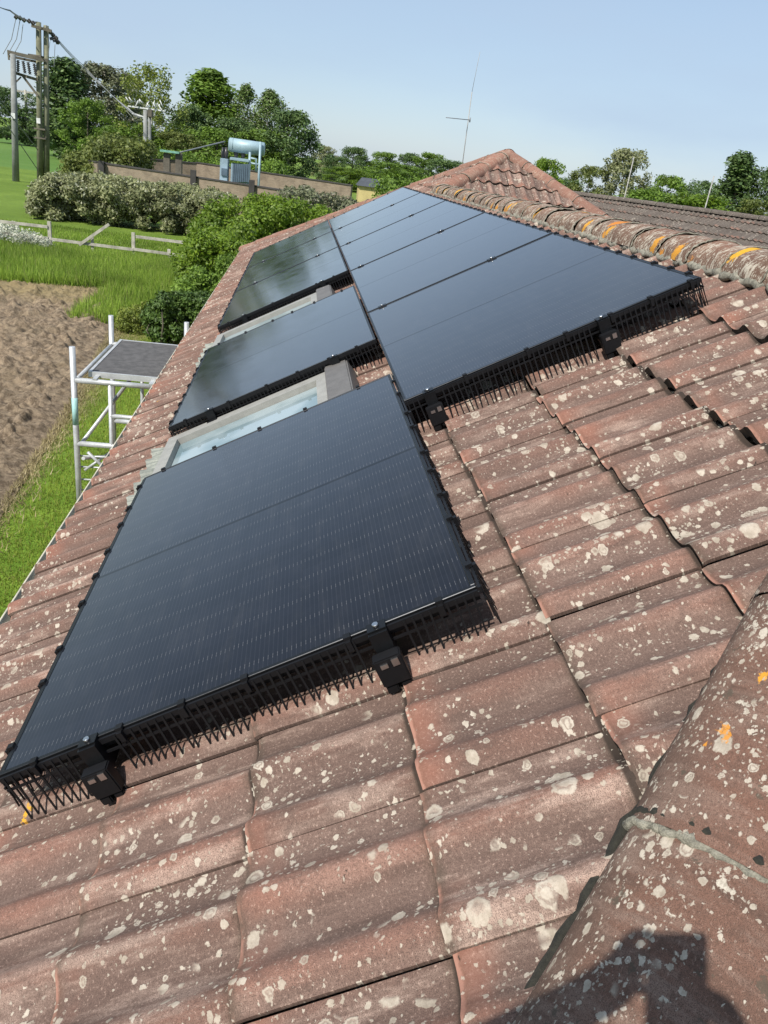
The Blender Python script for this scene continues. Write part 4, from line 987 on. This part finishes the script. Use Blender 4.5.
# transformer poles
tp = empty('transformer_pole', (P_(148, 165, YT).x, YT, 0), label='pair of grey poles with pale bushings and wires on top inside the compound', cat='electricity pole')
O5 = Vector(tp.location)
for x, ww in ((145.4, .16), (149.6, .11)):
    a = P_(x, 110, YT)-O5; MB().tube([(a.x, 0, 0), (a.x, 0, a.z)], [ww+.03, ww], 12).build('pole', M['polegrey'], tp)
f_ = MB(); f_.bar(P_(128, 106, YT)-O5, P_(165, 111, YT)-O5, .09, .10); f_.bar(P_(132, 113, YT)-O5, P_(147, 118, YT)-O5, .10, .10); f_.bar(P_(127, 107, YT-.6)-O5, P_(134, 114, YT-.6)-O5, .07, .07); f_.bar(P_(157, 103, YT-.6)-O5, P_(162, 110, YT-.6)-O5, .07, .07)
f_.build('crossarm', M['whiteins'], tp)
MB().box(tuple(P_(148.5, 117, YT)-O5-Vector((0, .4, 0))), tuple(P_(153, 110, YT)-O5+Vector((0, .2, 0)))).build('transformer_can', M['poledark'], tp, .03)
rnd = random.Random(4)
for i in range(11):
    x = 129+i*3.4; p = P_(x, 103+rnd.uniform(-2, 3)+i*.4, YT-.2)-O5; s_ = MB().tube([p, p+Vector((rnd.uniform(-.3, .3), 0, rnd.uniform(.2, .5)))], [.05, .03], 8); s_.build('insulator', M['whiteins'], tp)

# ---------------------------------------------------------------- brick compound
wl = empty('brick_compound_wall', (-13, 55, 0), label='old brick compound wall with dark coping around the transformer yard', cat='wall')
O6 = Vector(wl.location)
def tp3(x, y, Y): v = P_(x, y, Y); return (v.x, Y)
A0 = P_(101, 163.5, 54.5); A1 = P_(356, 202, 48.5); B0 = P_(91, 161.5, 57.5)
B1 = P_(128, 158.5, 68); zt = float(A0.z)
def bwall(a, b, h0, h1, cop=True, th=.30, dark=False):
    a = Vector((a[0], a[1], 0)); b = Vector((b[0], b[1], 0)); d = (b-a); L = d.length; nn = Vector((-d.y, d.x, 0)).normalized()*th/2
    vs_ = []; uv = []
    for s in (-1, 1):
        for (p, h, u) in ((a, 0, 0), (b, 0, L), (b, h1, L), (a, h0, 0)): vs_.append(tuple(p+nn*s-O6+Vector((0, 0, h)))); uv.append((u, h))
    o = link('wall_section', npmesh('wall_section', vs_, [(0,1,2,3),(7,6,5,4),(3,2,6,7),(0,3,7,4),(1,5,6,2)], [M['oldbrick']], False, None, uv), None, wl)
    MB().add([tuple(p+nn*s*1.35-O6+Vector((0, 0, h+k))) for k in (.004, .09) for (p, h, s) in ((a, h0, -1), (b, h1, -1), (b, h1, 1), (a, h0, 1))], [(0,3,2,1),(4,5,6,7),(0,1,5,4),(1,2,6,5),(2,3,7,6),(3,0,4,7)]).build('coping', M['coping'], o)
bwall((A0.x, A0.y), (A1.x, A1.y), A0.z, A1.z)
bwall((B0.x, B0.y), (A0.x-.16, A0.y+.2), B0.z, A0.z)
C0 = P_(142, 159, 64.5); bwall((B0.x+.17, B0.y+.1), (C0.x, C0.y), B0.z, C0.z)
D0 = P_(196, 163, 66); D1 = P_(352, 186, 60); bwall((C0.x+.1, C0.y+.2), (D0.x, D0.y), C0.z, D0.z-.05); bwall((D0.x+.1, D0.y), (D1.x, D1.y), D0.z, D1.z)
for x, ytop in ((101.5, 161), (193.5, 170), (252, 180)):
    Yv = 54.1-(x-101)*.0235; p = P_(x, ytop, Yv); 
    MB().box((p.x-.17-O6.x, Yv-.2-O6.y, 0), (p.x+.17-O6.x, Yv+.1-O6.y, p.z)).build('pier', M['coping'], wl)

# pale blue tank and transformer
tk = empty('grid_transformer', (P_(240, 185, 60).x, 60, 0), label='blue grey transformer under a pale horizontal cylindrical tank in the walled yard', cat='transformer')
O7 = Vector(tk.location)
L_ = lambda x, y, Y=60: Vector(at(x, y, Y))-O7
a = L_(229.5, 144.5); b = L_(264, 149.5); dd = (b-a).normalized()
MB().tube([a-dd*.06, a, a+dd*.001, b, b+dd*.06], [.34, .44, .46, .46, .36], 28).tube([a+dd*.2, a+dd*.26], .475, 28).tube([b-dd*.3, b-dd*.24], .475, 28).build('tank', M['tank'], tk)
def bx3(x0, y0, x1, y1, Ya, Yb): 
    p = L_(x0, y0, (Ya+Yb)/2); q = L_(x1, y1, (Ya+Yb)/2); return (min(p.x, q.x), Ya-60, min(p.z, q.z)), (max(p.x, q.x), Yb-60, max(p.z, q.z))
MB().box(*bx3(232, 163, 249, 186, 59.2, 60.8)).build('body', M['greybox'], tk, .03)
MB().box(*bx3(231, 157, 250, 162.5, 59.0, 61)).build('body_lid', M['tank'], tk, .03)
fin = MB()
for i in range(9):
    x = 233+i*1.9; p, q_ = bx3(x, 164, x+.8, 182, 58.7, 59.15); fin.box(p, q_)
fin.build('cooling_fins', M['greyboxd'], tk)
MB().box(*bx3(221, 158, 228, 185, 59.4, 60.6)).build('side_cabinet', M['greybox'], tk, .03)
MB().box(*bx3(221.5, 168, 227, 176, 59.3, 59.39)).build('cabinet_door', M['greyboxd'], tk)
MB().box(*bx3(218, 182, 252, 189, 59.1, 60.7)).build('plinth', M['tank'], tk)
for x, yt in ((250.5, 152), (261, 142)): p = L_(x, yt); MB().tube([(p.x, p.y-.6, 0), (p.x, p.y-.6, p.z)], .09, 10).build('post', M['tank'], tk)
MB().tube([L_(250, 163, 59.4), L_(261, 165, 59.4)], .07, 8).tube([L_(250, 158, 59.4), L_(256, 159, 59.4), L_(256, 172, 59.4)], .08, 8).build('pipework', M['tank'], tk)
for x in (223, 226, 236, 243): p = L_(x, 158); MB().tube([p, p+Vector((0, 0, .3)), p+Vector((0, 0, .7))], [.12, .16, .07], 10).build('bushing', M['insul'], tk)
sw = empty('switch_stand', (P_(173, 168, 57).x, 57, 0), label='two short brown posts carrying a flat green plate left of the tank', cat='switch')
O8 = Vector(sw.location); L8 = lambda x, y, Y=57: Vector(at(x, y, Y))-O8
for x in (167, 179): p = L8(x, 153); MB().box((p.x-.22, -.2, 0), (p.x+.22, .2, p.z)).build('post', M['poledark'], sw, .02)
p = L8(161, 150.5); q_ = L8(180, 153); MB().bar(p, q_, .9, .12).build('plate', M['greenpl'], sw)
p = L8(168, 160); q_ = L8(178, 161); MB().bar(p, q_, .1, .1).build('crosspiece', M['poledark'], sw)
wire([P_(180, 152.5, 57), P_(225, 141.5, 60)], 'pale green cable from the green plate up to the tank', .05, cat='cable', name='cable', grp=None)

# yellow shed
sh = empty('shed', (P_(369, 195, 92).x, 92, 0), label='small yellow shed with dark sloping roof beyond the panels', cat='shed')
O9 = Vector(sh.location); p0 = Vector(at(357, 200, 92))-O9; p1 = Vector(at(380, 200, 92))-O9; zt = (Vector(at(357, 184, 92))-O9).z
MB().box((p0.x, -1.3, 0), (p1.x, 1.5, zt)).build('wall', M['shedwall'], sh)
zr = (Vector(at(360, 178, 92))-O9).z
MB().add([(p0.x-.2, -1.6, zt-.1), (p1.x+.25, -1.6, zt-.1), (p1.x+.25, 1.8, zt-.1), (p0.x-.2, 1.8, zt-.1), (p0.x+.3, .1, zr+.1), (p1.x-.2, .1, zr+.1)], [(0,1,5,4),(2,3,4,5),(0,4,3),(1,2,5),(0,3,2,1)]).build('roof', M['shedroof'], sh)

# ---------------------------------------------------------------- neighbouring roof on the right
nb = empty('neighbouring_house', (9, 20, 0), label='neighbouring low house with grey brown double roll tiled roof', cat='house')
NA = Vector(at(556, 186, 23.0)); NBp = Vector(at(790, 220.5, 15.5)); zr_ = 4.22
NA.z = NBp.z = zr_
dR = (NBp-NA); dR.z = 0; Ln = dR.length; dR.normalize(); perp = Vector((dR.y, -dR.x, 0)); 
if perp.dot(Vector(CW)-NA) < 0: perp = -perp          # towards the camera
NA = NA-dR*.3; Ln += 3
TP = R(30)
def fr_nb(sg):
    def f(v, u, n):
        s = 3.9-v; base = np.array(NA)[None, :]+np.outer(u, np.array(dR))+np.outer(s*math.cos(TP)+n*math.sin(TP), np.array(perp)*sg)
        base[:, 2] = zr_-s*math.sin(TP)+n*math.cos(TP)+.10; return base
    return f
ne = [3.9-.33*k for k in range(11, 0, -1)]
for sg, sd in ((1, 21), (-1, 22)): tiles('roof_slope', ne, 3.9, 0, Ln, fr_nb(sg), nb, seed=sd, ns=11, mats=[M['grey_tile'], M['tile_edge']]).matrix_parent_inverse = nb.matrix_world.inverted()
bpy.context.view_layer.update()
for ch in list(nb.children): ch.matrix_parent_inverse = Matrix.Translation(-Vector(nb.location))
cp = capping('ridge_tiles', NA+Vector((0, 0, -.03)), NA+dR*Ln+Vector((0, 0, -.03)), M['grey_tile'], .45, .09, .12, .05, 30, parent=nb, mortar=False); cp.matrix_parent_inverse = Matrix.Translation(-Vector(nb.location))
hw = 3.9*math.cos(TP)-.6; ze = zr_-3.9*math.sin(TP)+.35
c4 = [NA+perp*hw+dR*.3, NA+perp*hw+dR*(Ln-.3), NA-perp*hw+dR*(Ln-.3), NA-perp*hw+dR*.3]
wo = wallbox('wall', [(c.x, c.y) for c in c4], 0, ze-.05, M['brick'], nb); wo.matrix_parent_inverse = Matrix.Translation(-Vector(nb.location))
gb = MB()
for k in (.3, Ln-.3):
    c = NA+dR*k; gb.add([tuple(c+perp*hw+Vector((0, 0, ze-.05-zr_))), tuple(c-perp*hw+Vector((0, 0, ze-.05-zr_))), tuple(c+Vector((0, 0, -.12)))], [(0, 1, 2)])
g_ = gb.build('gable', M['brick'], nb); g_.matrix_parent_inverse = Matrix.Translation(-Vector(nb.location))
for (x0, y0, x1, y1, lb) in ((628.5, 186, 634, 157, 'pale thin pole rising behind the grey roof, left of the two'), (703, 198, 714, 176, 'pale thin pole rising behind the grey roof, right of the two')):
    p = P_(x0, y0, 30 if x0 < 650 else 27); q_ = P_(x1, y1, p.y)
    o = MB().tube([(0, 0, 0), (p.x-q_.x, 0, p.z), (0, 0, q_.z)][0::2] if False else [(0, 0, 0), (0, 0, q_.z)], .020, 10).build('pole', M['stake']); o.location = (q_.x, p.y, 0)
    tag(o, lb, 'pole', 'pale poles behind the grey roof')
# ---------------------------------------------------------------- the photographer, standing on the hip end behind the phone
def skin(name, pts, edges, mat, parent, root, sub=1):
    names = list(pts); me = bpy.data.meshes.new(name); o0 = Vector(parent.location) if parent else Vector((0, 0, 0))
    me.from_pydata([tuple(Vector(pts[k][0])-o0) for k in names], [(names.index(a), names.index(b)) for a, b in edges], [])
    o = link(name, me, mat, parent); md = o.modifiers.new('skin', 'SKIN'); md.use_smooth_shade = True
    sv = me.skin_vertices[0].data
    for i, k in enumerate(names):
        r_ = pts[k][1]; sv[i].radius = r_ if isinstance(r_, tuple) else (r_, r_); sv[i].use_root = (k == root)
    su = o.modifiers.new('sub', 'SUBSURF'); su.levels = sub; su.render_levels = sub+1
    return o
M['skin'] = simple('skin', (.50, .30, .22), .55, 0, .08, 20, .05); M['shirt'] = simple('navy_cotton', (.030, .040, .075), .9, 0, .2, 30, .3)
M['trousers'] = simple('grey_work_trousers', (.07, .07, .072), .9, 0, .2, 30, .3); M['hair'] = simple('brown_hair', (.06, .038, .022), .7, 0, .3, 60, .5)
r_ax, d_ax, f_ax = Vector(RW[0]), Vector(RW[1]), Vector(RW[2]); CV = Vector(CW)
PC = CV-r_ax*.024+d_ax*.052-f_ax*.014           # centre of the phone; its lens is where the picture is taken
pe = empty('smartphone', tuple(PC), label='black smartphone held up in both hands above the hip', cat='phone')
mt = Matrix((( r_ax.x, -d_ax.x, -f_ax.x), (r_ax.y, -d_ax.y, -f_ax.y), (r_ax.z, -d_ax.z, -f_ax.z))); pe.rotation_euler = mt.to_euler()
MB().box((-.037, -.075, -.004), (.037, .075, .004)).build('case', M['black'], pe, .003); MB().box((-.033, -.070, .0042), (.033, .070, .0048)).build('screen', M['glass'], pe)
px0, py0 = .50, -1.93
pn_ = empty('person', (px0, py0, 2.74), label='person in navy top and grey trousers holding a phone up, standing on the hip end', cat='person')
zf = lambda y: (y+HIPOFF)*TT+NB/CT+H0+.02
HD = Vector((px0+.01, py0+.12, 4.36))
Lw = PC-r_ax*.092-d_ax*.020-f_ax*.020; Rw_ = PC+r_ax*.080+d_ax*.075-f_ax*.030
pts = {'pel': ((px0, py0-.02, 3.66), (.15, .11)), 'wai': ((px0, py0, 3.84), (.135, .10)), 'che': ((px0, py0+.01, 4.04), (.155, .11)), 'nk0': ((px0, py0+.03, 4.17), (.075, .07)), 'nk1': ((px0, py0+.06, 4.24), (.055, .055)),
 'hd0': (HD+Vector((0, .03, -.075)), (.060, .068)), 'hd1': (HD, (.076, .092)), 'hd2': (HD+Vector((0, -.01, .075)), (.066, .078)), 'nose': (HD+Vector((0, .105, -.02)), .014),
 'earL': (HD+Vector((-.080, 0, -.01)), .018), 'earR': (HD+Vector((.080, 0, -.01)), .018), 'chin': (HD+Vector((0, .065, -.095)), .026)}
ed = [('pel', 'wai'), ('wai', 'che'), ('che', 'nk0'), ('nk0', 'nk1'), ('nk1', 'hd0'), ('hd0', 'hd1'), ('hd1', 'hd2'), ('hd1', 'nose'), ('hd1', 'earL'), ('hd1', 'earR'), ('hd0', 'chin')]
elb = {'L': Vector((PC.x-.40, PC.y-.12, PC.z-.02)), 'R': Vector((PC.x+.26, PC.y-.34, PC.z-.26))}
for sd, sx, wr in (('L', -1, Lw), ('R', 1, Rw_)):
    sh_ = Vector((px0+sx*.19, py0+.02, 4.09))
    pts['s'+sd] = (sh_, .062); pts['e'+sd] = (elb[sd], .042); fm_ = elb[sd].lerp(wr, .35); pts['f'+sd] = (fm_, .041)
    dirh = (wr-elb[sd]).normalized(); pts['w'+sd] = (wr-dirh*.03, (.028, .022)); pal = wr+dirh*.015; pts['p'+sd] = (pal, (.030, .020))
    ed += [('che', 's'+sd), ('s'+sd, 'e'+sd), ('e'+sd, 'f'+sd), ('f'+sd, 'w'+sd), ('w'+sd, 'p'+sd)]
    edge = PC+r_ax*(.041*sx)-d_ax*(.070 if sd == 'L' else 0)
    for i, ln in enumerate((.0, .005, .003, -.006)):            # fingers wrap the back of the phone
        up = .030-.021*i; k0 = edge+r_ax*(sx*.022)-d_ax*(up-.045)+f_ax*.008; k1 = edge+r_ax*(sx*.004)-d_ax*(up-.040)+f_ax*.022; k2 = edge-r_ax*(sx*(.020+ln))-d_ax*(up-.038)+f_ax*.016
        nm = sd+str(i); pts['a'+nm] = (k0, .0095); pts['b'+nm] = (k1, .0088); pts['c'+nm] = (k2, .0075); ed += [('p'+sd, 'a'+nm), ('a'+nm, 'b'+nm), ('b'+nm, 'c'+nm)]
    t0 = edge+r_ax*(sx*.022)-f_ax*.020+d_ax*.035; t1 = edge+r_ax*(sx*.006)-f_ax*.022+d_ax*.015; t2 = edge-r_ax*(sx*.012)-f_ax*.014+d_ax*.0
    pts['t0'+sd] = (t0, .012); pts['t1'+sd] = (t1, .011); pts['t2'+sd] = (t2, .009); ed += [('p'+sd, 't0'+sd), ('t0'+sd, 't1'+sd), ('t1'+sd, 't2'+sd)]
    kn = Vector((px0+sx*.12, py0+.05, 3.21)); an = Vector((px0+sx*.13, py0-.03, zf(py0-.03)+.10)); to = Vector((px0+sx*.15, py0+.15, zf(py0+.15)+.035))
    pts['h'+sd] = (Vector((px0+sx*.09, py0-.01, 3.56)), .088); pts['k'+sd] = (kn, .056); pts['cf'+sd] = (kn.lerp(an, .35), .055); pts['an'+sd] = (an, .040); pts['to'+sd] = (to, (.042, .028))
    ed += [('pel', 'h'+sd), ('h'+sd, 'k'+sd), ('k'+sd, 'cf'+sd), ('cf'+sd, 'an'+sd), ('an'+sd, 'to'+sd)]
skin('body', pts, ed, M['skin'], pn_, 'pel', 1)
grow = lambda ks, g: {k: (pts[k][0], tuple(x+g for x in pts[k][1]) if isinstance(pts[k][1], tuple) else pts[k][1]+g) for k in ks}
tk_ = ['pel', 'wai', 'che', 'nk0', 'sL', 'eL', 'fL', 'sR', 'eR', 'fR']; skin('shirt', grow(tk_, .014), [e for e in ed if e[0] in tk_ and e[1] in tk_], M['shirt'], pn_, 'pel', 1)
tk_ = ['pel', 'hL', 'kL', 'cfL', 'anL', 'hR', 'kR', 'cfR', 'anR']; tp_ = grow(tk_, .016); skin('trousers', tp_, [e for e in ed if e[0] in tk_ and e[1] in tk_], M['trousers'], pn_, 'pel', 1)
for sd in 'LR':
    a = pts['an'+sd][0]; b = pts['to'+sd][0]; skin('shoe', {'a': (a+Vector((0, -.04, -.055)), (.042, .040)), 'b': (a.lerp(b, .5)+Vector((0, 0, -.02)), (.046, .042)), 'c': (b+Vector((0, .03, .005)), (.045, .032))}, [('a', 'b'), ('b', 'c')], M['black'], pn_, 'b', 1)
skin('hair', {'a': (HD+Vector((0, -.045, -.02)), (.080, .070)), 'b': (HD+Vector((0, -.025, .055)), (.082, .088)), 'c': (HD+Vector((0, .03, .085)), (.066, .055))}, [('a', 'b'), ('b', 'c')], M['hair'], pn_, 'b', 1)
ey = MB()
for sx in (-1, 1): MB().tube([HD+Vector((sx*.031, .075, .012))-Vector(pn_.location), HD+Vector((sx*.031, .094, .010))-Vector(pn_.location)], [.013, .006], 10).build('eye', M['hair'], pn_)
MB().bar(HD+Vector((-.024, .090, -.058))-Vector(pn_.location), HD+Vector((.024, .090, -.058))-Vector(pn_.location), .012, .007).build('mouth', simple('lips', (.36, .14, .12), .5), pn_, .003)

S.render.engine = 'CYCLES'
S.cycles.max_bounces = 5; S.cycles.diffuse_bounces = 2; S.cycles.glossy_bounces = 3; S.cycles.transmission_bounces = 3; S.cycles.transparent_max_bounces = 4
